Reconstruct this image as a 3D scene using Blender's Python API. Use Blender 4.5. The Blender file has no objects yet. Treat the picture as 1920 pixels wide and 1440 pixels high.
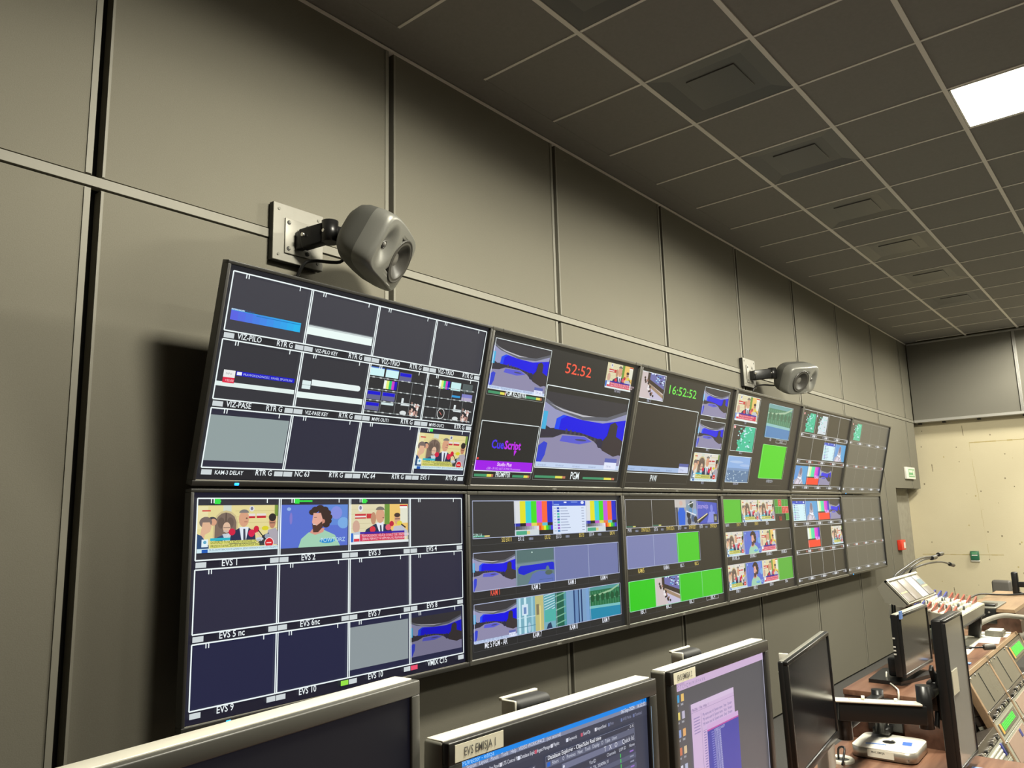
import bpy, bmesh, math, random
from mathutils import Vector, Matrix
SC = bpy.context.scene
COL = SC.collection
random.seed(7)
PI = math.pi

# ------------------------------------------------------------------ camera
RM = [[0.64393544, -0.7646584, -0.02539059],
      [0.11118847, 0.12636562, -0.98573265],
      [0.75695724, 0.63192505, 0.1663925]]      # rows: camera right, down, forward in world axes
cam = bpy.data.cameras.new('camera')
cam.sensor_fit = 'HORIZONTAL'; cam.sensor_width = 36; cam.lens = 27.387
cam.clip_start = 0.02; cam.clip_end = 100
camo = bpy.data.objects.new('camera', cam); COL.objects.link(camo)
r, d, f = [Vector(v) for v in RM]
m3 = Matrix((r, -d, -f)).transposed()
camo.matrix_world = Matrix.Translation((0, -2.65, 1.65)) @ m3.to_4x4()
SC.camera = camo

# ------------------------------------------------------------------ world, exposure
w = bpy.data.worlds.new('world'); SC.world = w; w.use_nodes = True
w.node_tree.nodes['Background'].inputs[0].default_value = (0.5, 0.5, 0.45, 1)
w.node_tree.nodes['Background'].inputs[1].default_value = 0.02
vs = SC.view_settings
vs.view_transform = 'Standard'; vs.look = 'None'; vs.gamma = 1.0; vs.exposure = 0.0
vs.use_curve_mapping = False

# ------------------------------------------------------------------ ceiling lamps (power here, fixtures below)
LAMP_W = (285.0, 285.0); LAMP_COL = (1.0, 0.955, 0.80); LAMP_SPREAD = math.radians(179)
# intensity of the prismatic panels against cos(angle from straight down)
LAMP_DIST = [(0.0, 0.0), (0.09, 0.12), (0.17, 0.72), (0.26, 0.98), (0.44, 0.95), (0.60, 0.54), (0.76, 0.24), (0.80, 0.27), (0.88, 0.62), (1.0, 0.75)]
LAMP_ON = ((0.04, 1.0, 1.0, 1.0, 0.7), (0.0, 0.2, 0.2, 0.3, 0.5))   # lamps on per row; second row's far pair added to brighten the end wall
LIGHT_X = [-1.066, 1.924, 4.915, 7.905, 10.895]
LIGHT_Y = [-2.264, -4.66]

# ------------------------------------------------------------------ helpers
def lin(c):
    return tuple(((v/255) / 12.92 if v/255 <= 0.04045 else ((v/255 + 0.055) / 1.055) ** 2.4) for v in c[:3])

def mat(name, col, rough=0.5, metal=0.0, noise=0.0, nscale=20, bump=0.0, bscale=200, spec=0.5, emit=None, estr=1.0, coat=0.0, ncol=None):
    m = bpy.data.materials.new(name); m.use_nodes = True
    nt = m.node_tree; b = nt.nodes['Principled BSDF']
    b.inputs['Base Color'].default_value = (*col, 1)
    b.inputs['Roughness'].default_value = rough
    b.inputs['Metallic'].default_value = metal
    b.inputs['Specular IOR Level'].default_value = spec
    b.inputs['Coat Weight'].default_value = coat
    tc = nt.nodes.new('ShaderNodeTexCoord')
    if noise:
        n = nt.nodes.new('ShaderNodeTexNoise'); n.inputs['Scale'].default_value = nscale
        n.inputs['Detail'].default_value = 5
        nt.links.new(tc.outputs['Object'], n.inputs['Vector'])
        mx = nt.nodes.new('ShaderNodeMix'); mx.data_type = 'RGBA'
        c2 = ncol or tuple(max(0, v*(1-noise)) for v in col)
        mx.inputs['A'].default_value = (*c2, 1); mx.inputs['B'].default_value = (*tuple(v*(1+noise*0.6) for v in col), 1)
        if ncol: mx.inputs['B'].default_value = (*col, 1)
        nt.links.new(n.outputs['Fac'], mx.inputs['Factor'])
        nt.links.new(mx.outputs['Result'], b.inputs['Base Color'])
    if bump:
        n2 = nt.nodes.new('ShaderNodeTexNoise'); n2.inputs['Scale'].default_value = bscale
        n2.inputs['Detail'].default_value = 3
        nt.links.new(tc.outputs['Object'], n2.inputs['Vector'])
        bp = nt.nodes.new('ShaderNodeBump'); bp.inputs['Strength'].default_value = bump; bp.inputs['Distance'].default_value = 0.002
        nt.links.new(n2.outputs['Fac'], bp.inputs['Height'])
        nt.links.new(bp.outputs['Normal'], b.inputs['Normal'])
    if emit:
        b.inputs['Emission Color'].default_value = (*emit, 1); b.inputs['Emission Strength'].default_value = estr
    return m

def wood_mat(name, c1, c2, rough=0.35, rot=0.0):
    m = bpy.data.materials.new(name); m.use_nodes = True
    nt = m.node_tree; b = nt.nodes['Principled BSDF']; b.inputs['Roughness'].default_value = rough
    tc = nt.nodes.new('ShaderNodeTexCoord'); mp = nt.nodes.new('ShaderNodeMapping')
    mp.inputs['Scale'].default_value = (1.2, 14, 14); mp.inputs['Rotation'].default_value = (0, 0, rot)
    n = nt.nodes.new('ShaderNodeTexNoise'); n.inputs['Scale'].default_value = 2.5; n.inputs['Detail'].default_value = 8
    n.inputs['Distortion'].default_value = 0.6
    cr = nt.nodes.new('ShaderNodeValToRGB')
    cr.color_ramp.elements[0].color = (*c1, 1); cr.color_ramp.elements[1].color = (*c2, 1)
    cr.color_ramp.elements[0].position = 0.3; cr.color_ramp.elements[1].position = 0.72
    nt.links.new(tc.outputs['Object'], mp.inputs['Vector']); nt.links.new(mp.outputs[0], n.inputs['Vector'])
    nt.links.new(n.outputs['Fac'], cr.inputs['Fac']); nt.links.new(cr.outputs[0], b.inputs['Base Color'])
    return m

def weave_mat(name, c1, c2, scale=260, rough=0.9):
    m = bpy.data.materials.new(name); m.use_nodes = True
    nt = m.node_tree; b = nt.nodes['Principled BSDF']; b.inputs['Roughness'].default_value = rough
    b.inputs['Specular IOR Level'].default_value = 0.2
    tc = nt.nodes.new('ShaderNodeTexCoord')
    big = nt.nodes.new('ShaderNodeTexNoise'); big.inputs['Scale'].default_value = 1.3; big.inputs['Detail'].default_value = 3
    fine = nt.nodes.new('ShaderNodeTexNoise'); fine.inputs['Scale'].default_value = scale; fine.inputs['Detail'].default_value = 2
    for n in (big, fine): nt.links.new(tc.outputs['Object'], n.inputs['Vector'])
    mix = nt.nodes.new('ShaderNodeMath'); mix.operation = 'MULTIPLY_ADD'
    nt.links.new(fine.outputs['Fac'], mix.inputs[0]); mix.inputs[1].default_value = 0.7
    sc = nt.nodes.new('ShaderNodeMath'); sc.operation = 'MULTIPLY'; sc.inputs[1].default_value = 0.35
    nt.links.new(big.outputs['Fac'], sc.inputs[0]); nt.links.new(sc.outputs[0], mix.inputs[2])
    mx = nt.nodes.new('ShaderNodeMix'); mx.data_type = 'RGBA'
    mx.inputs['A'].default_value = (*c1, 1); mx.inputs['B'].default_value = (*c2, 1)
    nt.links.new(mix.outputs[0], mx.inputs['Factor']); nt.links.new(mx.outputs['Result'], b.inputs['Base Color'])
    bp = nt.nodes.new('ShaderNodeBump'); bp.inputs['Strength'].default_value = 0.35; bp.inputs['Distance'].default_value = 0.001
    nt.links.new(fine.outputs['Fac'], bp.inputs['Height']); nt.links.new(bp.outputs['Normal'], b.inputs['Normal'])
    return m

class MB:
    """collects shapes into one mesh; mi = material slot"""
    def __init__(s): s.bm = bmesh.new(); s.mats = []
    def mi(s, m):
        if m not in s.mats: s.mats.append(m)
        return s.mats.index(m)
    def face(s, pts, m, smooth=False):
        vs_ = [s.bm.verts.new(p) for p in pts]
        try: fc = s.bm.faces.new(vs_)
        except ValueError: return s
        fc.material_index = s.mi(m); fc.smooth = smooth
        return s
    def box(s, a, b, m, bev=0.0, M=None, seg=2):
        x0, y0, z0 = [min(a[i], b[i]) for i in range(3)]; x1, y1, z1 = [max(a[i], b[i]) for i in range(3)]
        t = bmesh.new()
        bmesh.ops.create_cube(t, size=1, matrix=Matrix.Translation(((x0+x1)/2, (y0+y1)/2, (z0+z1)/2)) @ Matrix.Diagonal((x1-x0, y1-y0, z1-z0, 1)))
        if bev: bmesh.ops.bevel(t, geom=list(t.edges), offset=min(bev, 0.49*min(x1-x0, y1-y0, z1-z0)), segments=seg, affect='EDGES', profile=0.5)
        s.merge(t, m, M, bool(bev)); return s
    def merge(s, t, m, M=None, smooth=False):
        if M is not None: bmesh.ops.transform(t, matrix=M, verts=t.verts)
        k = s.mi(m); mp = {}
        for v in t.verts: mp[v] = s.bm.verts.new(v.co)
        for fc in t.faces:
            try: nf = s.bm.faces.new([mp[v] for v in fc.verts])
            except ValueError: continue
            nf.material_index = k; nf.smooth = smooth and len(fc.verts) == 4 and fc.calc_area() < 0.02
        t.free()
    def prism(s, poly, axis, lo, hi, m, bev=0.0, M=None):
        """poly: 2D outline in the two other axes (cyclic order x,y,z)"""
        t = bmesh.new()
        def P(p, h):
            if axis == 'x': return (h, p[0], p[1])
            if axis == 'y': return (p[0], h, p[1])
            return (p[0], p[1], h)
        a = [t.verts.new(P(p, lo)) for p in poly]; b = [t.verts.new(P(p, hi)) for p in poly]
        n = len(poly)
        t.faces.new(a); t.faces.new(b[::-1])
        for i in range(n): t.faces.new((a[i], b[i], b[(i+1) % n], a[(i+1) % n]))
        bmesh.ops.recalc_face_normals(t, faces=t.faces)
        if bev: bmesh.ops.bevel(t, geom=list(t.edges), offset=bev, segments=2, affect='EDGES')
        s.merge(t, m, M)
        return s
    def cyl(s, c, rad, h, m, axis='z', seg=24, r2=None, M=None, bev=0.0):
        t = bmesh.new()
        bmesh.ops.create_cone(t, cap_ends=True, segments=seg, radius1=rad, radius2=rad if r2 is None else r2, depth=h)
        if bev: bmesh.ops.bevel(t, geom=[e for e in t.edges if len(e.link_faces) == 2 and any(len(q.verts) > 4 for q in e.link_faces)], offset=bev, segments=2, affect='EDGES')
        R = Matrix.Identity(4)
        if axis == 'x': R = Matrix.Rotation(PI/2, 4, 'Y')
        if axis == 'y': R = Matrix.Rotation(-PI/2, 4, 'X')
        bmesh.ops.transform(t, matrix=Matrix.Translation(c) @ R, verts=t.verts)
        s.merge(t, m, M, True)
        return s
    def lathe(s, prof, m, M, seg=32):
        """prof: (radius, height) around local z"""
        k = s.mi(m); rings = []
        for rr, h in prof:
            if rr < 1e-6: rings.append([s.bm.verts.new(M @ Vector((0, 0, h)))])
            else: rings.append([s.bm.verts.new(M @ Vector((rr*math.cos(2*PI*i/seg), rr*math.sin(2*PI*i/seg), h))) for i in range(seg)])
        for a, b in zip(rings, rings[1:]):
            for i in range(seg):
                j = (i+1) % seg
                q = [a[i % len(a)], a[j % len(a)], b[j % len(b)], b[i % len(b)]]
                q = list(dict.fromkeys(q))
                if len(q) > 2:
                    try: fc = s.bm.faces.new(q)
                    except ValueError: continue
                    fc.material_index = k; fc.smooth = True
        return s
    def tube(s, pts, rad, m, seg=10, smooth_n=6, cap=True):
        P = [Vector(p) for p in pts]
        if smooth_n and len(P) > 2:
            Q = []
            for i in range(len(P)-1):
                p0 = P[max(i-1, 0)]; p1 = P[i]; p2 = P[i+1]; p3 = P[min(i+2, len(P)-1)]
                for k in range(smooth_n):
                    t = k/smooth_n
                    Q.append(0.5*((2*p1)+(p2-p0)*t+(2*p0-5*p1+4*p2-p3)*t*t+(-p0+3*p1-3*p2+p3)*t**3))
            Q.append(P[-1]); P = Q
        k = s.mi(m); rings = []; up = Vector((0, 0, 1))
        for i, p in enumerate(P):
            d_ = (P[min(i+1, len(P)-1)]-P[max(i-1, 0)]).normalized()
            if abs(d_.dot(up)) > 0.95: up = Vector((1, 0, 0)) if abs(d_.x) < .9 else Vector((0, 1, 0))
            a = d_.cross(up).normalized(); b = d_.cross(a)
            up = -b if up.dot(-b) > up.dot(b) else b
            rr = rad(i/(len(P)-1)) if callable(rad) else rad
            a = d_.cross(up).normalized(); b = a.cross(d_)
            rings.append([s.bm.verts.new(p+rr*(math.cos(2*PI*j/seg)*a+math.sin(2*PI*j/seg)*b)) for j in range(seg)])
        for a, b in zip(rings, rings[1:]):
            for j in range(seg):
                fc = s.bm.faces.new((a[j], a[(j+1) % seg], b[(j+1) % seg], b[j])); fc.material_index = k; fc.smooth = True
        if cap:
            for rg in (rings[0], rings[-1]):
                fc = s.bm.faces.new(rg); fc.material_index = k
        return s
    def build(s, name, parent=None, M=None, recalc=True):
        if recalc: bmesh.ops.recalc_face_normals(s.bm, faces=s.bm.faces)
        me = bpy.data.meshes.new(name); s.bm.to_mesh(me); s.bm.free()
        for m in s.mats: me.materials.append(m)
        o = bpy.data.objects.new(name, me); COL.objects.link(o)
        if parent: o.parent = parent
        if M is not None: o.matrix_local = M
        return o

def thing(name, label, cat, M=None, group=None, loc=None):
    o = bpy.data.objects.new(name, None); COL.objects.link(o); o.empty_display_size = 0.05
    if M is not None: o.matrix_world = M
    if loc is not None: o.location = loc
    o['label'] = label; o['category'] = cat
    if group: o['group'] = group
    return o
def tag(o, label, cat, group=None):
    o['label'] = label; o['category'] = cat
    if group: o['group'] = group
    return o
def structure(o): o['kind'] = 'structure'; return o

_tc = {}
def text_polys(s_, h, sx=1.0, align='L', bold=0.0):
    """letters as polygons from Blender's built-in font; cap height = h"""
    key = (s_, bold)
    if key not in _tc:
        cu = bpy.data.curves.new('t', 'FONT'); cu.body = s_; cu.size = 1.0; cu.resolution_u = 2; cu.offset = bold
        o = bpy.data.objects.new('t', cu)
        me = o.to_mesh()
        pl = [[tuple(me.vertices[i].co[:2]) for i in p.vertices] for p in me.polygons]
        o.to_mesh_clear(); bpy.data.objects.remove(o); bpy.data.curves.remove(cu)
        xs = [q[0] for p in pl for q in p] or [0, 1]
        _tc[key] = (pl, min(xs), max(xs))
    pl, a, b = _tc[key]
    k = h/0.70; wd = (b-a)*k*sx
    off = {'L': 0, 'C': -wd/2, 'R': -wd}[align]
    return [[((q[0]-a)*k*sx+off, q[1]*k) for q in p] for p in pl], wd

class Screen:
    """flat picture shown by a display: coloured polygons, coordinates 0..1 from the top left corner"""
    def __init__(s, W, H): s.W = W; s.H = H; s.V = []; s.F = []; s.C = []; s.R = [(0, 0, 1, 1)]; s.l = 1
    def push(s, x0, y0, x1, y1):
        X0, Y0, X1, Y1 = s.R[-1]; s.R.append((X0+x0*(X1-X0), Y0+y0*(Y1-Y0), X0+x1*(X1-X0), Y0+y1*(Y1-Y0)))
    def pop(s): s.R.pop()
    def layer(s, n=1): s.l = n
    def poly(s, pts, c, clip=True):
        X0, Y0, X1, Y1 = s.R[-1]; k = len(s.V); s.l += 1; z = s.l*0.00007
        if clip: pts = [(min(1, max(0, x)), min(1, max(0, y))) for x, y in pts]
        for x, y in pts: s.V.append(((X0+x*(X1-X0))*s.W, (1-(Y0+y*(Y1-Y0)))*s.H, z))
        s.F.append(list(range(k, k+len(pts)))); s.C.append(lin(c))
    def rect(s, x0, y0, x1, y1, c): s.poly([(x0, y0), (x0, y1), (x1, y1), (x1, y0)], c)
    def ell(s, cx, cy, rx, ry, c, n=14, a0=0, a1=2*PI):
        s.poly([(cx+rx*math.cos(a0+(a1-a0)*i/n), cy+ry*math.sin(a0+(a1-a0)*i/n)) for i in range(n+(a1-a0 < 6.2))], c)
    def line(s, x0, y0, x1, y1, wpx, c):
        X0, Y0, X1, Y1 = s.R[-1]; rw = (X1-X0)*s.W; rh = (Y1-Y0)*s.H
        dx = (x1-x0)*rw; dy = (y1-y0)*rh; L = math.hypot(dx, dy) or 1
        nx = -dy/L*wpx/2/rw; ny = dx/L*wpx/2/rh
        s.poly([(x0+nx, y0+ny), (x1+nx, y1+ny), (x1-nx, y1-ny), (x0-nx, y0-ny)], c, False)
    def frame(s, x0, y0, x1, y1, t, c):
        for a in ((x0, y0, x1, y0), (x0, y1, x1, y1), (x0, y0, x0, y1), (x1, y0, x1, y1)): s.line(*a, t, c)
    def text(s, t, x, y, h, c, align='L', sx=1.0, bold=0.0):
        """x, y baseline in region units, h in metres"""
        X0, Y0, X1, Y1 = s.R[-1]; pl, wd = text_polys(t, h, sx, align, bold); s.l += 1; z = s.l*0.00007; cc = lin(c)
        bx = (X0+x*(X1-X0))*s.W; by = (1-(Y0+y*(Y1-Y0)))*s.H
        for p in pl:
            k = len(s.V); s.V += [(bx+q[0], by+q[1], z) for q in p]; s.F.append(list(range(k, k+len(p)))); s.C.append(cc)
    def build(s, name, parent, m, M=None):
        me = bpy.data.meshes.new(name); me.from_pydata(s.V, [], s.F); me.update()
        at = me.color_attributes.new('picture', 'FLOAT_COLOR', 'CORNER')
        buf = []
        for fc, c in zip(s.F, s.C): buf += [c[0], c[1], c[2], 1.0]*len(fc)
        at.data.foreach_set('color', buf)
        me.materials.append(m)
        o = bpy.data.objects.new(name, me); COL.objects.link(o); o.parent = parent
        if M is not None: o.matrix_local = M
        return o

def screen_mat(name, rough=0.35, spec=0.5, gain=1.0, base=(0.004, 0.004, 0.005)):
    m = bpy.data.materials.new(name); m.use_nodes = True
    nt = m.node_tree; b = nt.nodes['Principled BSDF']
    b.inputs['Base Color'].default_value = (*base, 1); b.inputs['Roughness'].default_value = rough
    b.inputs['Specular IOR Level'].default_value = spec
    a = nt.nodes.new('ShaderNodeVertexColor'); a.layer_name = 'picture'
    nt.links.new(a.outputs['Color'], b.inputs['Emission Color']); b.inputs['Emission Strength'].default_value = gain
    return m

# ------------------------------------------------------------------ materials
FABRIC = weave_mat('grey_wall_fabric', (0.150, 0.142, 0.112), (0.215, 0.203, 0.163))
FABRIC2 = weave_mat('grey_end_wall_fabric', (0.165, 0.158, 0.135), (0.215, 0.205, 0.172))
GAP = mat('wall_gap_black', (0.006, 0.006, 0.006), 0.8)
TRIM = mat('wall_trim_metal', (0.225, 0.215, 0.175), 0.6, 0.0, noise=0.12, nscale=6)
TRIMD = mat('wall_edge_profile', (0.22, 0.21, 0.17), 0.6)
TRIML = mat('end_trim_aluminium', (0.47, 0.46, 0.43), 0.4, 0.3, noise=0.1, nscale=8)
CEIL = mat('ceiling_tile_dark', (0.24, 0.230, 0.216), 0.8, noise=0.10, nscale=60, bump=0.2, bscale=400, spec=0.25)
GRID = mat('ceiling_grid_grey', (0.78, 0.74, 0.68), 0.55)
VENT = mat('ceiling_diffuser_satin', (0.10, 0.098, 0.092), 0.35, spec=0.6)
CARPET = mat('dark_carpet', (0.085, 0.082, 0.078), 0.95, noise=0.25, nscale=90, bump=0.4)
FABD = weave_mat('dark_wall_fabric', (0.05, 0.048, 0.04), (0.08, 0.076, 0.064))
PLASTER = mat('beige_plaster', (0.68, 0.61, 0.43), 0.85, noise=0.12, nscale=2.2, bump=0.3, bscale=60, ncol=(0.61, 0.54, 0.37))
STAIN = mat('plaster_stain', (0.50, 0.41, 0.20), 0.9, noise=0.3, nscale=18)
MARK = mat('plaster_mark', (0.23, 0.19, 0.12), 0.9)
CONC = mat('grey_concrete', (0.34, 0.32, 0.26), 0.9, noise=0.28, nscale=14, bump=0.5, bscale=80)
BEZ = mat('display_bezel_black', (0.030, 0.029, 0.026), 0.36, noise=0.1, nscale=30, spec=0.5)
BEZG = mat('display_bezel_slate', (0.080, 0.077, 0.066), 0.33, noise=0.08, nscale=30)
BACKP = mat('display_back_plastic', (0.012, 0.012, 0.012), 0.6)
LIP = mat('display_lip_glint', (0.82, 0.80, 0.70), 0.25, 0.6)  # pale colour stands for ceiling light caught by the lip
LEDB = mat('blue_status_led', (0.0, 0.02, 0.1), 0.3, emit=(0.02, 0.35, 1.0), estr=3.0)
LOGO = mat('logo_print', (0.45, 0.44, 0.40), 0.5)
DARKP = mat('black_plastic', (0.014, 0.014, 0.014), 0.32)
BLKM = mat('black_powder_metal', (0.012, 0.012, 0.012), 0.35, 0.2)
CHROME = mat('bright_metal', (0.75, 0.73, 0.68), 0.25, 0.9)
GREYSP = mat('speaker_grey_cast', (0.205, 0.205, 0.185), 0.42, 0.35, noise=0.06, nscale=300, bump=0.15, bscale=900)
GREYSP_SHADE = mat('speaker_rear_shaded', (0.10, 0.10, 0.09), 0.5, 0.3, noise=0.06, nscale=300, bump=0.15, bscale=900)  # darker than the front: unlit rear and sides painted into the grey
CONE = mat('speaker_cone', (0.045, 0.043, 0.038), 0.38, spec=0.6)
CONEC = mat('speaker_dust_cap', (0.16, 0.155, 0.14), 0.3, spec=0.7)
PLATE = mat('grey_mount_plate', (0.27, 0.26, 0.225), 0.45, 0.2, noise=0.06, nscale=40)
HOLE = mat('dark_hole', (0.02, 0.02, 0.018), 0.6)
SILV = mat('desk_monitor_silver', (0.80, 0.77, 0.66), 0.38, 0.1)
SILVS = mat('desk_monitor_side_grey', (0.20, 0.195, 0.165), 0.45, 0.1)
BEZD = mat('desk_monitor_bezel', (0.032, 0.031, 0.028), 0.38, noise=0.08, nscale=40)
BEZA = mat('desk_monitor_bezel_grey', (0.075, 0.073, 0.063), 0.42)
GLOSS = mat('glossy_black_screen', (0.012, 0.012, 0.014), 0.16, spec=0.6)
MATTE = mat('matte_dark_screen', (0.010, 0.010, 0.012), 0.40, spec=0.3, emit=(0.004, 0.004, 0.008), estr=1.0)  # faint glow added to a screen that is switched off
LABELW = mat('cream_label_tape', (0.93, 0.90, 0.72), 0.5)
INK = mat('grey_ink', (0.12, 0.12, 0.11), 0.6)
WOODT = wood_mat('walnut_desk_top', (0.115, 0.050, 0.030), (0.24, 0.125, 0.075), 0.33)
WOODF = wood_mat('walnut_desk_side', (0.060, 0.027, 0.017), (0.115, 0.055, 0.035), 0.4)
WOODR = wood_mat('light_rail_wood', (0.26, 0.165, 0.095), (0.36, 0.24, 0.14), 0.4)
ALU = mat('brushed_aluminium_lit_top', (0.86, 0.84, 0.74), 0.32, 0.15)  # paler than the side metal: ceiling light put into the top's colour
ALUS = mat('brushed_aluminium_side', (0.50, 0.46, 0.39), 0.3, 0.6, noise=0.12, nscale=14)
BLUET = mat('blue_paper_tape', (0.045, 0.14, 0.62), 0.6)
BLUEL = mat('light_blue_tape', (0.16, 0.30, 0.72), 0.6)
PAPER = mat('white_paper', (0.82, 0.80, 0.68), 0.7)
WHITE = mat('white_plastic', (0.80, 0.79, 0.72), 0.4)
CREAM = mat('console_cream_metal', (0.52, 0.50, 0.40), 0.4, 0.2)
PANELG = mat('rack_blank_panel', (0.13, 0.12, 0.10), 0.25, noise=0.08, nscale=50)
PANELD = mat('rack_dark_panel', (0.060, 0.050, 0.042), 0.3)
PANELS = mat('rack_unit_silver', (0.42, 0.42, 0.34), 0.4, 0.2)
KNOBS = mat('mixer_knob_silver', (0.62, 0.61, 0.54), 0.35, 0.3)
KNOBD = mat('mixer_knob_dark', (0.07, 0.075, 0.07), 0.4)
FINB = mat('mixer_blue_cap', (0.045, 0.055, 0.26), 0.4)
FINR = mat('mixer_red_cap', (0.30, 0.060, 0.030), 0.4)
CABLEG = mat('grey_cable_sleeve', (0.29, 0.27, 0.23), 0.7, bump=0.6, bscale=300)
SEATG = mat('grey_chair_leather', (0.135, 0.125, 0.11), 0.38)
REDP = mat('red_call_point', (0.75, 0.045, 0.02), 0.35)
GREENP = mat('green_call_point', (0.03, 0.16, 0.085), 0.35)
GREENL = mat('green_print', (0.16, 0.42, 0.20), 0.5)
GREENE = mat('green_level_display', (0.02, 0.1, 0.02), 0.4, emit=(0.10, 0.85, 0.08), estr=1.1)
SCR_M = screen_mat('led_screen', 0.36, 0.25)
SCR_F = screen_mat('led_screen_far', 0.42, 0.9)
SCR_D = screen_mat('desk_led_screen', 0.32, 0.4)

# ------------------------------------------------------------------ the room
CZ = 3.902
X0R, X1R, YB = -3.0, 11.90, -6.4
def quadbox(name, a, b, m, bev=0): return structure(MB().box(a, b, m, bev).build(name))
quadbox('floor', (X0R, YB, -0.05), (12.2, 0.3, 0.0), CARPET)
PX0, PP = 1.0119, 1.3061
seams = [PX0+PP*k for k in range(-4, 9)]
HS0, HS1 = 2.772, 2.815
# side wall with the displays: dark backing, separate fabric panels in front of it
wl = MB()
wl.box((X0R, 0.045, 1.87), (11.9, 0.12, CZ+0.1), GAP)
wl.box((X0R, 0.045, 0), (10.60, 0.12, 1.87), GAP)
wl = structure(wl.build('wall_left'))
pan = MB()
edges = [X0R-0.6]+seams+[11.93]
g = 0.0155
for a, b in zip(edges, edges[1:]):
    xa, xb = max(a+g, X0R), min(b-g, 11.875)
    if xb-xa < 0.05: continue
    for z0, z1 in ((0.02, HS0-0.002), (HS1+0.002, CZ-0.012)):
        xe = xb
        if z0 < 1 and xb > 10.6:
            if xa < 10.6: pan.box((xa, 0.0, z0), (10.6, 0.05, z1), FABRIC)
            pan.box((max(xa, 10.6), 0.0, 1.87), (xb, 0.05, z1), FABRIC)
        else: pan.box((xa, 0.0, z0), (xe, 0.05, z1), FABRIC)
p = pan.build('wall_panel', wl)
pr = MB()
for x in seams:
    for z0, z1 in ((0.02, HS0-0.004), (HS1+0.004, CZ-0.014)):
        if z0 < 1 and x > 10.6: z0 = 1.87
        pr.box((x-g-0.022, -0.004, z0), (x-g-0.002, 0.0005, z1), TRIMD)
        pr.box((x+g+0.001, -0.003, z0), (x+g+0.010, 0.0005, z1), TRIMD)
pr.build('edge_profile', wl)
structure(MB().box((X0R, -0.006, HS0+0.004), (11.87, 0.03, HS1-0.004), TRIM, 0.001).build('trim_1'))
structure(MB().box((X0R, -0.010, CZ-0.012), (11.87, 0.03, CZ), GRID, 0.001).build('trim_2'))
# recess beyond the end of the fabric panels
rc = MB()
rc.box((10.5, 0.20, 0), (12.2, 0.30, 2.2), CONC)
rc.box((10.5, 0.12, 0), (10.6, 0.20, 2.2), GAP)
rc.box((10.6, 0.05, 1.875), (12.0, 0.2, 1.95), GAP)
structure(rc.build('wall_recess'))
# end wall
ew = MB(); ew.box((12.02, YB, 0), (12.15, 0.3, CZ+0.1), PLASTER)
ew = structure(ew.build('wall_end'))
st = MB()
ra = random.Random(3)
def strip(y0, z0, y1, z1, wd, m=STAIN):
    n = 14; k = 0
    for i in range(n):
        t0, t1 = i/n, (i+1)/n
        ya, yb = y0+(y1-y0)*t0, y0+(y1-y0)*t1; za, zb = z0+(z1-z0)*t0, z0+(z1-z0)*t1
        a = wd*ra.uniform(.4, 1.3)
        if abs(y1-y0) > abs(z1-z0): st.box((12.0195, ya, za-a/2), (12.03, yb, zb+a/2+0.002), m)
        else: st.box((12.0195, ya-a/2, za), (12.03, yb+a/2+0.002, zb), m)
strip(-0.62, 2.46, -1.5, 2.46, 0.016); strip(-0.62, 2.46, -0.70, 0.9, 0.007); strip(0.10, 0.98, -0.86, 0.98, 0.008)
strip(-0.56, 2.70, -0.565, 2.56, 0.006, MARK); strip(-0.14, 2.2, -0.145, 2.1, 0.008, MARK); strip(-0.24, 0.55, -0.245, 0.45, 0.008, MARK)
for i in range(46):
    y, z = ra.uniform(-1.6, 0.15), ra.uniform(0.2, 2.7); q = ra.uniform(.004, .011)
    st.box((12.0193, y-q, z-q), (12.03, y+q*.6, z+q), MARK if i % 3 else STAIN)
st.build('plaster_stain', ew)
up_ = MB()
for a, b in ((-1.275, -0.012), (-2.6, -1.315), (-3.9, -2.64), (-5.2, -3.94), (YB, -5.24)):
    up_.box((11.88, a, 2.812), (12.02, b, CZ-0.03), FABRIC2)
up_.build('upper_panel', ew)
tr = MB()
tr.box((11.865, YB, 2.775), (12.02, -0.012, 2.812), TRIML, 0.003)
tr.box((11.872, YB, CZ-0.03), (12.02, -0.012, CZ-0.005), TRIML, 0.002)
for y in (-1.295, -2.62, -3.92, -5.22):
    for dy in (-0.018, -0.006, 0.006): tr.box((11.868, y+dy-0.0035, 2.812), (12.0, y+dy+0.0075, CZ-0.03), TRIML, 0.001)
for y in (-0.06, -0.36, -0.78, -1.3, -1.8): tr.box((11.95, y-0.02, 2.758), (12.01, y+0.02, 2.775), HOLE)
structure(tr.build('trim_3'))
# walls behind and beside the camera
wr = structure(MB().box((X0R, YB-0.1, 0), (12.2, YB, CZ+0.1), FABD).build('wall_right'))
wb = structure(MB().box((X0R-0.1, YB, 0), (X0R, 0.12, CZ+0.1), FABD).build('wall_back'))

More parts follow.
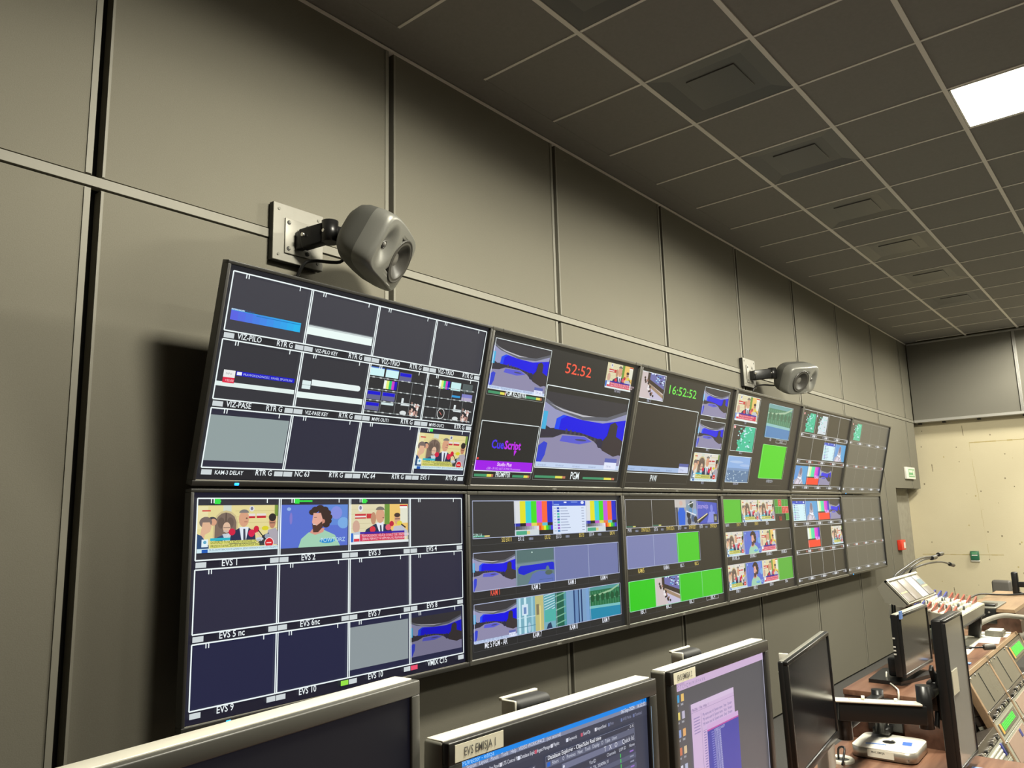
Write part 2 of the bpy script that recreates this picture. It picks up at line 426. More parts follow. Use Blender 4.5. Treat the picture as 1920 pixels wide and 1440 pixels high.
# ceiling: tiles, grid, lights, diffusers
GA = 0.5981; CXo = 2.822; L0 = -0.7606; GB = 0.6017
xs = [CXo+GA*k for k in range(-10, 16)]; ys = [L0-GB*k for k in range(-1, 10)]
lightcells = set(); ventcells = set()
for lx in LIGHT_X:
    k = round((lx-GA/2-CXo)/GA)
    for j in (2, 6): lightcells.add((k, j))
for k in (-5, -3, -1, 1, 3, 5, 7, 9, 11): ventcells.add((k, 0+0))
ce = MB()
for k in range(-10, 15):
    for j in range(-1, 9):
        xa, xb = CXo+GA*k, CXo+GA*(k+1); yb, ya = L0-GB*j, L0-GB*(j+1)
        if (k, j) in lightcells: continue
        if (k, j) in ventcells: continue
        xa2, xb2 = max(xa, X0R), min(xb, 11.9)
        if xb2 <= xa2: continue
        tilt = ra.uniform(0, 0.0015)
        ce.box((xa2, max(ya, YB), CZ+0.006+tilt), (xb2, min(yb, 0.02) if j > -1 else yb, CZ+0.02+tilt), CEIL)
ce.box((X0R, L0+GB, CZ+0.006), (11.9, 0.05, CZ+0.02), CEIL)
ce.box((X0R, YB, CZ+0.09), (12.2, 0.12, CZ+0.14), GAP)
ce = structure(ce.build('ceiling'))
gr = MB()
for j in range(0, 9):
    y = L0-GB*j; gr.box((X0R, y-0.012, CZ), (11.88, y+0.012, CZ+0.03), GRID)
for k in range(-9, 16):
    x = CXo+GA*k
    if x < 11.8: gr.box((x-0.0075, YB, CZ+0.002), (x+0.0075, L0+GB-0.01 if False else -0.16, CZ+0.03), GRID)
gr.build('ceiling_grid', ce)
DIFF = mat('light_diffuser_glow', (0.9, 0.9, 0.85), 0.6, emit=(1.0, 0.97, 0.84), estr=7.0)
li = 0
for j, ly in enumerate(LIGHT_Y):
    for i, lx in enumerate(LIGHT_X):
        lab = {(0, 2): 'square LED ceiling panel, the large bright one nearest the camera', (0, 3): 'square LED ceiling panel seen as a glare at the right edge, further off'}
        t = thing('ceiling_light', lab.get((j, i), 'recessed square LED panel in the dark tiled ceiling outside the view'), 'ceiling light', loc=(lx, ly, CZ), group='square ceiling lights')
        h = GA/2-0.012; hy = GB/2-0.014
        fr = MB()
        for s_ in (-1, 1):
            fr.box((-h, s_*hy, 0.0), (h, s_*(hy-0.012), 0.045), WHITE, 0.002)
            fr.box((s_*h, -hy, 0.0), (s_*(h-0.012), hy, 0.045), WHITE, 0.002)
        fr.build('frame', t)
        on = LAMP_ON[j][i] > 0.1
        MB().box((-h+0.012, -hy+0.012, 0.014), (h-0.012, hy-0.012, 0.024), DIFF if on else WHITE).build('diffuser', t)
        if not on: continue
        la = bpy.data.lights.new('lamp', 'AREA'); la.shape = 'RECTANGLE'; la.size = 2*h-0.05; la.size_y = 2*hy-0.05
        la.energy = LAMP_W[j] * LAMP_ON[j][i]; la.color = LAMP_COL; la.spread = LAMP_SPREAD
        la.use_nodes = True; nt = la.node_tree; em = next(n for n in nt.nodes if n.type == 'EMISSION')
        ge = nt.nodes.new('ShaderNodeNewGeometry'); dt = nt.nodes.new('ShaderNodeVectorMath'); dt.operation = 'DOT_PRODUCT'
        ab = nt.nodes.new('ShaderNodeMath'); ab.operation = 'ABSOLUTE'; cr = nt.nodes.new('ShaderNodeValToRGB')
        nt.links.new(ge.outputs['Incoming'], dt.inputs[0]); dt.inputs[1].default_value = (0, 0, 1)
        nt.links.new(dt.outputs['Value'], ab.inputs[0]); nt.links.new(ab.outputs[0], cr.inputs['Fac'])
        e_ = cr.color_ramp.elements; e_[0].position = 0; e_[0].color = (0, 0, 0, 1); e_[1].position = 1; v_ = LAMP_DIST[-1][1]; e_[1].color = (v_, v_, v_, 1)
        for p_, v_ in LAMP_DIST[1:-1]: q_ = e_.new(p_); q_.color = (v_, v_, v_, 1)
        nt.links.new(cr.outputs['Color'], em.inputs['Strength'])
        lo = bpy.data.objects.new('lamp', la); COL.objects.link(lo); lo.parent = t; lo.location = (0, 0, 0.012)
for k, j in sorted(ventcells):
    cx, cy = CXo+GA*(k+.5), L0-GB*(j+.5)
    which = {1: 'dark square ceiling diffuser nearest the camera, top middle', 3: 'dark square ceiling diffuser, second from the camera', 5: 'dark ceiling diffuser with a faint reflection, third from the camera',
             7: 'ceiling diffuser with the brightest square reflection, fourth from the camera', 9: 'ceiling diffuser with a pale reflection nearest the far end wall'}
    t = thing('ceiling_vent', which.get(k, 'dark square plaque diffuser in the ceiling tiles'), 'ceiling vent', loc=(cx, cy, CZ), group='square plaque diffusers')
    h, hy = GA/2-0.0075, GB/2-0.012
    a = MB(); i1 = 0.20
    O = [(-h, -hy, 0.004), (h, -hy, 0.004), (h, hy, 0.004), (-h, hy, 0.004)]; I = [(-i1, -i1, 0.014), (i1, -i1, 0.014), (i1, i1, 0.014), (-i1, i1, 0.014)]
    for q in range(4): a.face([O[q], O[(q+1) % 4], I[(q+1) % 4], I[q]], VENT)
    a.face(I, VENT)
    a.build('cone', t)
    b = MB(); b.box((-0.135, -0.135, 0.008), (0.135, 0.135, 0.0155), VENT, 0.002)
    b.build('centre_plaque', t)
# ------------------------------------------------------------------ pictures shown on the displays
W_ = (240, 250, 250); WL = (214, 228, 228); BLK = (20, 20, 20)
SKIN = (214, 160, 128); SKIN2 = (190, 132, 104); SUIT = (38, 46, 78)
def news_a(s, warm=True):
    """press briefing in front of a yellow building"""
    s.rect(0, 0, 1, 1, (226, 214, 150) if warm else (222, 216, 205))
    for i in range(4): s.rect(0.45, .12+i*.13, 1, .125+i*.13+.008, (205, 192, 130))
    s.rect(.0, .02, .12, .5, (232, 222, 170)); s.rect(.30, 0, .40, .14, (205, 214, 200))
    s.poly([(.185, .75), (.185, .36), (.22, .22), (.27, .14), (.335, .11), (.40, .14), (.455, .22), (.485, .36), (.485, .75)], (206, 190, 140))
    s.poly([(.205, .75), (.205, .37), (.235, .25), (.28, .18), (.335, .155), (.39, .18), (.44, .25), (.465, .37), (.465, .75)], (122, 104, 92))
    s.ell(.28, .38, .042, .12, (104, 88, 78)); s.ell(.39, .38, .042, .12, (104, 88, 78)); s.rect(.33, .17, .342, .75, (84, 68, 60))
    s.rect(.05, .10, .15, .13, (205, 60, 60)); s.rect(.62, .19, .70, .29, (226, 220, 214)); s.rect(.62, .245, .70, .29, (196, 40, 50))
    s.rect(.72, .19, .84, .29, (226, 220, 214)); s.rect(.72, .24, .84, .29, (196, 40, 50)); s.ell(.655, .08, .032, .06, (224, 224, 230)); s.ell(.655, .075, .018, .04, (120, 120, 140))
    s.rect(.955, 0, 1, .25, (120, 150, 60))
    # woman at the left, man behind her
    s.ell(.17, .32, .055, .075, (60, 60, 70)); s.ell(.185, .36, .04, .075, SKIN)
    s.ell(.095, .36, .075, .12, (122, 106, 100)); s.poly([(.06, .36), (.14, .36), (.165, .45), (.15, .56), (.09, .62), (.07, .8), (.02, .8)], (222, 178, 146))
    s.poly([(0, .6), (.05, .64), (.14, .85), (.14, 1), (0, 1)], (44, 74, 116))
    # bald man
    s.ell(.345, .48, .046, .115, (222, 186, 158)); s.rect(.305, .475, .385, .488, (90, 76, 72)); s.ell(.335, .56, .03, .02, (196, 180, 170)); s.poly([(.26, .8), (.30, .62), (.39, .60), (.42, .8)], (196, 206, 214)); s.poly([(.20, .8), (.24, .68), (.30, .64), (.34, .8)], (52, 72, 110))
    # speaker in suit
    s.poly([(.38, .88), (.40, .60), (.50, .50), (.62, .50), (.70, .60), (.72, .88)], SUIT)
    s.poly([(.50, .48), (.62, .48), (.585, .80), (.535, .80)], (224, 232, 240)); s.poly([(.55, .52), (.575, .52), (.585, .78), (.555, .78)], (60, 64, 84))
    s.ell(.555, .30, .065, .18, SKIN); s.ell(.555, .17, .062, .075, (128, 122, 118), a0=PI, a1=2*PI); s.ell(.59, .29, .012, .018, (110, 80, 66)); s.rect(.56, .36, .60, .372, (150, 90, 80))
    # man with glasses, right
    s.ell(.925, .38, .045, .15, SKIN2); s.ell(.925, .28, .05, .09, (44, 38, 36)); s.rect(.89, .40, .96, .415, (60, 50, 50)); s.poly([(.84, .85), (.87, .56), (.97, .52), (1, .6), (1, .9)], (172, 166, 176)); s.poly([(.72, .9), (.80, .68), (.88, .62), (.9, .9)], (48, 52, 70))
    # microphones
    s.line(.30, .78, .39, .60, .004, (210, 214, 220)); s.ell(.41, .58, .042, .075, (206, 30, 66)); s.ell(.655, .62, .042, .085, (214, 34, 76)); s.ell(.715, .54, .036, .08, (206, 30, 58))
    s.line(.72, .60, .78, .72, .005, (220, 190, 160)); s.ell(.83, .52, .045, .05, (216, 206, 40)); s.line(.74, .56, .84, .78, .004, (40, 40, 44)); s.ell(.76, .76, .05, .045, (200, 208, 220)); s.ell(.86, .70, .035, .06, (150, 160, 176))
    # captions
    s.rect(.15, .70, .39, .755, (44, 178, 196)); s.rect(.15, .765, .72, .83, (214, 214, 110)); s.rect(.15, .84, .76, .905, (214, 214, 110))
    s.text('DONALD TUSK I ADAM BODNAR SPOTKALI SIE Z', .16, .82, .0085, (80, 84, 40), sx=.86)
    s.text('PRZEDSTAWICIELAMI SRODOWISK PRAWNICZYCH', .16, .896, .0085, (80, 84, 40), sx=.86)
    s.ell(.885, .85, .063, .12, (238, 220, 220)); s.ell(.885, .85, .054, .105, (210, 30, 40)); s.rect(.85, .835, .915, .86, (240, 200, 200))
    s.rect(0, .915, 1, 1, (206, 232, 240)); s.text('ZE ZE ZAKWITAJACYCH W CZTERECH . JEDNO NOWINOM ROLNIKOM WALCZACYM', .14, .965, .006, (90, 110, 130), sx=.8)
    s.rect(.05, .72, .125, .88, (224, 240, 246)); s.ell(.088, .78, .02, .035, (100, 170, 200)); s.rect(.055, .93, .125, 1, (30, 90, 180))
def news_b(s):
    s.rect(0, 0, 1, 1, (222, 214, 176)); s.rect(.58, 0, .67, .62, (110, 150, 60)); s.rect(.67, 0, 1, .7, (236, 196, 110)); s.rect(.86, .1, 1, .5, (226, 226, 206))
    s.rect(.85, .02, .99, .06, (196, 40, 50)); s.rect(.85, .06, .99, .11, (240, 240, 236))
    for i in range(5): s.rect(.02, .12+i*.12, .55, .128+i*.12, (200, 190, 150))
    s.ell(.17, .10, .04, .09, (226, 228, 232)); s.ell(.17, .09, .02, .05, (120, 120, 150)); s.rect(.08, .24, .26, .36, (200, 50, 56)); s.rect(.08, .29, .26, .33, (230, 220, 216)); s.rect(.27, .24, .37, .36, (200, 50, 56))
    s.ell(.10, .56, .06, .16, (206, 166, 146)); s.poly([(0, .95), (.02, .72), (.17, .68), (.20, .95)], (190, 200, 214)); s.rect(0, .72, .05, 1, (30, 100, 200))
    s.ell(.385, .36, .045, .16, (190, 140, 110)); s.poly([(.20, .9), (.26, .64), (.42, .50), (.6, .52), (.70, .68), (.72, .9)], SUIT); s.poly([(.43, .48), (.56, .46), (.55, .78), (.50, .78)], (226, 230, 240)); s.poly([(.495, .54), (.52, .54), (.535, .78), (.505, .78)], (44, 48, 70))
    s.ell(.50, .29, .075, .20, SKIN); s.ell(.50, .15, .075, .09, (118, 112, 104), a0=PI, a1=2*PI); s.rect(.54, .34, .57, .36, (150, 90, 80))
    s.ell(.80, .40, .05, .14, SKIN); s.ell(.80, .29, .055, .06, (70, 50, 44)); s.rect(.76, .38, .85, .40, (70, 60, 60)); s.poly([(.70, .85), (.74, .58), (.88, .56), (.98, .7), (.98, .85)], (190, 192, 204))
    s.ell(.37, .64, .05, .08, (214, 50, 66)); s.ell(.64, .60, .05, .08, (226, 90, 110)); s.ell(.70, .51, .04, .07, (190, 34, 60)); s.ell(.84, .50, .05, .06, (220, 206, 70)); s.line(.87, .53, .95, .62, .006, (50, 44, 44))
    s.rect(.16, .70, .93, .75, (58, 24, 158)); s.rect(.16, .755, .93, .93, (206, 44, 84)); s.rect(.06, .76, .15, .86, (240, 240, 240)); s.rect(.06, .86, .15, .93, (220, 50, 70))
    s.text('PRAWORZADNOSC I RELACJE: DONALD TUSK I MINISTROWIE', .19, .825, .0095, (246, 214, 224), sx=.66); s.text('ZEBRALI PIERWSZY W KRPM MIN. MS. PRAWNIKAMI', .19, .905, .0095, (246, 214, 224), sx=.74)
    s.rect(0, .94, 1, 1, (226, 234, 236))
def curly(s):
    s.rect(0, 0, 1, 1, (88, 112, 206)); s.rect(.62, 0, 1, .5, (96, 136, 214)); s.ell(.12, .1, .03, .04, (150, 180, 230)); s.ell(.82, .2, .09, .16, (130, 140, 220)); s.ell(.93, .45, .09, .14, (120, 170, 226)); s.ell(.15, .32, .02, .14, (130, 120, 200))
    s.poly([(.26, 1), (.30, .80), (.40, .66), (.62, .60), (.80, .74), (.88, 1)], (160, 206, 178)); s.poly([(.42, .66), (.50, .72), (.62, .66), (.64, .56), (.46, .58)], (214, 150, 132))
    for x, y in ((.50, .12), (.57, .08), (.64, .12), (.68, .2), (.70, .3), (.69, .4), (.66, .48), (.46, .18), (.60, .2), (.64, .3), (.62, .4)): s.ell(x, y, .058, .075, (58, 40, 34), 10)
    s.poly([(.47, .20), (.58, .20), (.62, .42), (.58, .56), (.50, .56), (.45, .42)], (226, 168, 150)); s.ell(.62, .40, .022, .05, (206, 140, 120)); s.poly([(.45, .45), (.52, .50), (.60, .40), (.61, .54), (.54, .66), (.47, .66)], (80, 50, 42)); s.rect(.465, .46, .50, .48, (240, 226, 226)); s.rect(.48, .30, .52, .31, (70, 40, 40))
    s.ell(.68, .87, .12, .055, (40, 140, 206)); s.text('POWTORZ', .585, .90, .016, (190, 226, 246), sx=1)
def studio(s, logo=True, dim=0):
    q = lambda c: tuple(int(v*(1-dim)) for v in c)
    s.rect(0, 0, 1, 1, q((58, 56, 60))); s.poly([(0, .12), (.12, .20), (.45, .30), (.75, .27), (1, .12), (1, .28), (0, .5)], q((150, 152, 190)))
    s.poly([(.0, .14), (.12, .22), (.45, .32), (.75, .29), (1, .15), (1, .10), (.75, .235), (.45, .265), (.12, .17), (0, .09)], q((96, 98, 108))); s.poly([(.05, .15), (.2, .205), (.45, .25), (.6, .25), (.45, .275), (.2, .225)], q((190, 190, 196)))
    s.poly([(.14, .5), (.15, .34), (.22, .28), (.45, .32), (.7, .33), (1, .24), (1, .7), (.8, .64), (.6, .56), (.3, .5)], q((14, 8, 226))); s.poly([(.14, .5), (.15, .34), (.22, .28), (.26, .29), (.2, .34), (.19, .5)], q((20, 70, 240)))
    s.poly([(0, .42), (.10, .48), (.45, .50), (.75, .58), (1, .64), (1, .8), (.8, .8), (.5, .6), (.2, .58), (0, .6)], q((52, 48, 60)))
    jr = random.Random(5)
    for i in range(9): x = .28+i*.05; s.ell(x, .50+.012*i, .014, .03+.02*jr.random(), q((70, 66, 80)), 6)
    s.poly([(0, .62), (.14, .60), (.24, .54), (.5, .54), (.62, .60), (.75, .72), (1, .78), (1, 1), (0, 1)], q((142, 138, 170))); s.poly([(.24, .56), (.5, .55), (.6, .61), (.45, .66), (.22, .64)], q((90, 92, 210))); s.ell(.46, .60, .07, .014, q((70, 70, 110)))
    s.poly([(0, .72), (.05, .66), (.09, .68), (.08, .84), (.03, 1), (0, 1)], q((52, 66, 206))); s.rect(0, .26, .045, .50, q((70, 176, 222)))
    s.poly([(.74, .72), (.72, .60), (.78, .50), (.80, .33), (.86, .29), (.90, .34), (.90, .50), (1, .56), (1, .76), (.9, .8)], q((58, 50, 52))); s.ell(.70, .62, .035, .07, q((44, 42, 66)))
    if logo:
        s.rect(0, .935, 1, 1, (196, 212, 240)); s.rect(.80, .83, .96, .89, (92, 102, 176)); s.rect(.80, .89, .96, .99, (226, 232, 250)); s.text('TVP info', .83, .965, .012, (150, 160, 200), sx=.8)
        for i in range(4): s.text('TEKST NA PASKU HOST', .02+i*.195, .985, .009, (120, 140, 176), sx=.52)
BARS = [(216, 220, 224), (226, 222, 30), (40, 206, 214), (60, 220, 20), (196, 80, 220), (250, 100, 50), (16, 30, 200)]
def bars(s):
    for i, c in enumerate(BARS): s.rect(.0+i/7, 0, (i+1)/7, .64, c)
    for i, c in enumerate([(30, 40, 170), (20, 20, 24), (190, 90, 200), (220, 210, 90), (230, 120, 60), (90, 190, 210), (40, 20, 20)]): s.rect(i/7, .64, (i+1)/7, .73, c)
    for i in range(10): v = 60+i*18; s.rect(i*.062, .73, (i+1)*.062, .83, (v, v, v+10))
    for i, c in enumerate([(230, 60, 30), (240, 150, 20), (220, 230, 30), (60, 210, 30), (20, 140, 120), (60, 40, 220)]): s.rect(.62+i*.063, .73, .62+(i+1)*.063, .86, c)
    s.rect(0, .83, .62, 1, (206, 216, 220)); s.rect(.62, .86, 1, 1, (28, 28, 28)); s.rect(.03, .86, .3, .97, (70, 166, 130)); s.rect(.3, .87, .38, .96, (220, 206, 130))
def bars2(s, red=True):
    for i, c in enumerate([(232, 244, 236), (216, 240, 170), (90, 222, 170), (60, 220, 160), (232, 60, 214), (206, 40, 206), (72, 10, 196)]): s.rect(i/7, 0, (i+1)/7, .56 if red else .85, c)
    if red: s.rect(0, .56, 1, .62, (56, 50, 46)); s.rect(.62, .54, 1, .64, (176, 66, 200)); s.rect(0, .63, 1, 1, (246, 62, 34)); s.text('PLAN', .64, .66, .03, (240, 220, 250))
    else: s.rect(0, .85, 1, 1, (226, 214, 206)); s.rect(.3, .86, .6, .95, (236, 170, 120))
def browser(s, pale=False):
    s.rect(0, 0, 1, 1, (214, 226, 246) if not pale else (206, 236, 244)); s.rect(0, 0, 1, .16, (30, 70, 196)); s.rect(.34, .03, .42, .07, (226, 232, 250)); s.ell(.9, .06, .05, .05, (226, 232, 250)); s.rect(.05, .10, .2, .14, (130, 160, 230)); s.rect(.55, .03, .75, .06, (120, 150, 226))
    for i in range(9):
        y = .20+i*.085; s.rect(.13, y, .20, y+.06, [(30, 70, 180), (40, 90, 190), (70, 190, 170), (60, 170, 160), (30, 70, 180), (70, 190, 170), (140, 90, 200), (150, 80, 196), (60, 120, 180)][i]); s.rect(.04, y+.02, .10, y+.035, (130, 140, 170)); s.rect(.23, y+.02, .42+.03*(i % 4), y+.036, (110, 124, 160)); s.rect(.86, y+.02, .94, y+.036, (120, 130, 160))
def kam2(s):
    s.rect(0, 0, 1, 1, (98, 124, 128)); s.rect(0, 0, 1, .36, (84, 112, 112)); s.poly([(0, .40), (.5, .38), (1, .36), (1, .42), (.5, .45), (0, .48)], (116, 140, 150)); s.poly([(.07, .66), (.06, .54), (.12, .46), (.5, .45), (.96, .42), (1, .46), (1, .66), (.8, .62), (.5, .62), (.2, .72)], (16, 30, 206))
    s.poly([(.3, .98), (.42, .72), (.6, .64), (.9, .7), (1, .8), (1, 1)], (92, 110, 180)); s.ell(.82, .64, .05, .12, (90, 120, 130)); s.ell(.85, .72, .10, .07, (80, 100, 90)); s.ell(.42, .1, .015, .02, (220, 250, 240)); s.frame(.6, .9, .95, 1, .0015, (60, 90, 110))
def hall(s):
    s.rect(0, 0, 1, 1, (120, 172, 190)); s.rect(.05, 0, .10, 1, (190, 226, 236)); s.rect(.18, 0, .24, 1, (200, 232, 240)); s.rect(.36, 0, .41, 1, (150, 200, 214)); s.rect(.13, .2, .28, .5, (206, 226, 240)); s.rect(.17, .28, .24, .46, (110, 140, 190)); s.rect(.46, .0, .68, 1, (190, 186, 124)); s.rect(.49, .25, .56, .55, (130, 120, 90)); s.rect(.57, .3, .60, 1, (230, 214, 140)); s.rect(.70, 0, 1, .45, (90, 160, 170))
    for i in range(7): s.line(.70, .06+i*.08, .98, .0+i*.07, .004, (196, 226, 232))
    s.rect(.70, .45, 1, .8, (80, 176, 166)); s.rect(0, .55, .46, .57, (196, 226, 236)); s.ell(.30, .85, .04, .14, (170, 200, 220)); s.poly([(.74, 1), (.78, .86), (.86, .82), (.9, 1)], (40, 60, 90)); s.rect(.0, .8, .46, .82, (90, 140, 160))
def columns(s):
    s.rect(0, 0, 1, 1, (122, 158, 196)); s.rect(0, 0, .3, 1, (30, 96, 74)); s.rect(.24, 0, .31, 1, (80, 150, 160))
    for i in range(5): s.line(0, .12+i*.2, .28, .04+i*.2, .006, (120, 180, 150))
    s.rect(.52, 0, .56, 1, (30, 60, 110)); s.rect(.56, 0, .66, 1, (104, 140, 186)); s.rect(.66, 0, .69, 1, (20, 44, 90)); s.rect(.74, 0, .78, 1, (24, 50, 100)); s.rect(.9, 0, 1, 1, (120, 160, 206))
def street(s, pale=False):
    q = (lambda c: tuple(int(v*.75+50) for v in c)) if pale else (lambda c: c)
    s.rect(0, 0, 1, 1, q((34, 110, 70))); s.rect(0, 0, 1, .12, q((80, 150, 150)))
    for i in range(12): s.rect(.02+i*.083, .16, .032+i*.083, .62, q((90, 150, 110)))
    s.poly([(0, .26), (.3, .24), (.7, .16), (.98, .02), (1, .06), (.7, .22), (.3, .29), (0, .3)], q((150, 190, 150))); s.rect(0, .40, 1, .42, q((90, 140, 110)))
    for i in range(6): s.ell(.1+i*.16, .35, .06, .12, q((24, 84, 50)))
    s.poly([(0, .58), (1, .62), (1, .72), (0, .66)], q((120, 190, 190))); s.poly([(0, .66), (1, .70), (1, 1), (0, 1)], q((34, 136, 170) if not pale else (40, 110, 180)))
def city(s):
    s.rect(0, 0, 1, 1, (140, 176, 226)); s.ell(.4, .22, .3, .05, (170, 196, 232)); s.ell(.8, .34, .25, .05, (164, 190, 230)); s.rect(0, .46, 1, .56, (120, 150, 190)); s.rect(0, .55, 1, 1, (96, 126, 162))
    jr = random.Random(9)
    for i in range(34): x, y = jr.random()*.94, .55+jr.random()*.4; a = jr.uniform(.02, .06); v = jr.randint(170, 226); s.rect(x, y, x+a, y+a*jr.uniform(.4, 1.3), (v-20, v, min(250, v+14)))
def map_(s, white=False):
    s.rect(0, 0, 1, 1, (62, 56, 52)); c = (56, 190, 150) if not white else (206, 218, 226)
    s.poly([(.55, 0), (1, 0), (1, 1), (.28, 1), (.34, .8), (.26, .68), (.4, .5), (.36, .35), (.5, .2)], c)
    jr = random.Random(4)
    s.rect(.05, .03, .13, .13, (236, 170, 170)) if not white else s.rect(.05, .03, .13, .13, (200, 200, 230))
    for i in range(34): x, y = .25+jr.random()*.6, .03+jr.random()*.9; s.ell(x, y, .032, .03, (196, 232, 238) if i % 3 else (110, 210, 190), 8)
    for i in range(7): x, y = .35+jr.random()*.55, .1+jr.random()*.8; s.rect(x, y, x+.07, y+.02, (50, 60, 50))
def control(s):
    s.rect(0, 0, 1, 1, (206, 192, 192)); s.poly([(.28, 0), (1, 0), (1, .72), (.28, .36)], (60, 48, 40)); s.poly([(.38, .0), (1, 0), (1, .55), (.38, .26)], (110, 110, 170))
    jr = random.Random(2)
    for i in range(26): x = .40+jr.random()*.55; y = jr.random()*(.2+.3*(x-.4)); s.rect(x, y, x+.06, y+.05, [(190, 220, 240), (90, 140, 200), (220, 226, 250), (50, 40, 90)][i % 4])
    s.poly([(.35, .40), (1, .78), (1, .9), (.3, .5)], (160, 136, 110)); s.poly([(.3, .5), (1, .9), (1, 1), (.5, 1)], (196, 190, 214))
    for i in range(22): t = jr.random(); x = .12+.45*t+jr.uniform(-.08, .06); y = .15+t*.75; s.ell(x, y, .035, .05, [(72, 52, 44), (44, 34, 32), (232, 226, 226), (150, 110, 96)][i % 4], 7)
def stage(s):
    s.rect(0, 0, 1, 1, (70, 84, 190)); s.poly([(0, 0), (1, 0), (1, .14), (.6, .1), (0, .05)], (52, 50, 50)); s.text('Interwizja', .06, .36, .035, (190, 170, 230), sx=.8); s.ell(.72, .36, .07, .16, (120, 130, 220)); s.poly([(.6, .5), (.85, .5), (1, .9), (1, 1), (.45, 1)], (130, 140, 220)); s.poly([(0, .8), (.5, .55), (.55, .62), (.1, .95), (0, .95)], (40, 38, 30)); s.line(0, .86, .5, .57, .008, (226, 214, 170)); s.rect(.8, .6, .98, .95, (60, 60, 50)); s.rect(.84, .7, .94, .86, (150, 150, 140)); s.rect(0, .95, 1, 1, (60, 70, 160))
def protest(s):
    s.rect(0, 0, 1, 1, (150, 158, 176)); s.rect(0, 0, .5, .3, (196, 190, 186)); s.ell(.28, .14, .08, .1, (206, 176, 166)); s.poly([(.14, 1), (.12, .5), (.20, .32), (.40, .32), (.46, .5), (.42, 1)], (24, 96, 214)); s.rect(.0, .3, .12, 1, (60, 62, 80))
    for x, y, c in ((.6, .3, (120, 150, 170)), (.75, .2, (40, 60, 50)), (.7, .45, (90, 140, 190)), (.9, .5, (130, 170, 214)), (.6, .6, (30, 30, 40)), (.8, .75, (70, 90, 130)), (.62, .85, (40, 44, 60)), (.92, .8, (40, 40, 50))): s.ell(x, y, .09, .15, c, 8)
    s.line(.5, .45, .95, .62, .008, (220, 226, 236)); s.line(.6, .2, .85, .1, .006, (230, 230, 230))
def ghost(s):
    s.rect(0, 0, 1, 1, (84, 160, 214)); s.rect(.0, 0, .45, 1, (90, 150, 214)); s.poly([(.05, 1), (.1, .78), (.28, .66), (.35, .3), (.45, .08), (.55, .1), (.62, .4), (.62, .66), (.8, 1)], (176, 170, 184)); s.ell(.48, .30, .10, .2, (130, 116, 130)); s.line(.3, .62, .62, .72, .012, (236, 240, 250)); s.line(.45, .72, .6, .6, .012, (236, 240, 250)); s.poly([(.15, 1), (.3, .72), (.45, .8), (.42, 1)], (214, 206, 222)); s.line(.5, .98, .66, .78, .012, (220, 226, 246))
def solid(c):
    def q(s): s.rect(0, 0, 1, 1, c)
    return q
GREEN = (72, 200, 34)

def tile(s, x0, y0, x1, y1, fn, frame=None, t=.003, fill=None):
    s.layer(3); s.push(x0, y0, x1, y1)
    if fill: s.rect(0, 0, 1, 1, fill)
    if fn: fn(s)
    s.pop()
    if frame: s.layer(90); s.frame(x0, y0, x1, y1, t, frame)

def grid43(s, labels, pics, bg, fr=W_, t=.0045, rt=True, col=(236, 244, 246), th=.016, btn=True, skipr=None, lab_x=.16, cellbg=None, full=()):
    """the 4 x 3 multiviewer layout"""
    s.layer(0); s.rect(0, 0, 1, 1, bg)
    X = [.013+.2435*i for i in range(5)]
    Y = [(.026, .302), (.343, .622), (.664, .942)]
    for rw, (ya, yb) in enumerate(Y):
        for c in range(4):
            if cellbg: s.layer(1); s.rect(X[c], ya, X[c+1], yb, cellbg[rw])
            pic = pics.get((rw, c))
            m_ = .115 if (rw, c) not in full else .03
            if pic: tile(s, X[c]+.004, ya+(yb-ya)*m_, X[c+1]-.004, yb-(yb-ya)*m_, pic)
        s.layer(90)
        s.line(X[0], ya, X[4], ya, t, fr); s.line(X[0], yb, X[4], yb, t, fr)
        for c in range(5):
            if c in (1, 2, 3): s.line(X[c]-.0028, ya, X[c]-.0028, yb, t, fr); s.line(X[c]+.0028, ya, X[c]+.0028, yb, t, fr)
            else: s.line(X[c], ya, X[c], yb, t, fr)
        for c in range(4):
            for q in (.155, .185, .83): s.line(X[c]+.2435*q, ya, X[c]+.2435*q, ya+.022, t*.8, fr)
            if btn:
                bl = btn.get((rw, c, 'l'), (206, 214, 216)) if isinstance(btn, dict) else (206, 214, 216); br = btn.get((rw, c, 'r'), (206, 214, 216)) if isinstance(btn, dict) else (206, 214, 216)
                s.rect(X[c]+.001, yb+.009, X[c]+.030, yb+.033, bl); s.rect(X[c+1]-.028, yb+.009, X[c+1]-.001, yb+.033, br)
            L = labels[rw][c]
            if L: s.text(L, X[c]+.2435*lab_x, yb+.031, th*(.72 if len(L) > 8 else 1), col, sx=.86, bold=.012)
            if rt: s.text('RTR G', X[c+1]-.036, yb+.031, th, col, 'R', sx=.86, bold=.012)

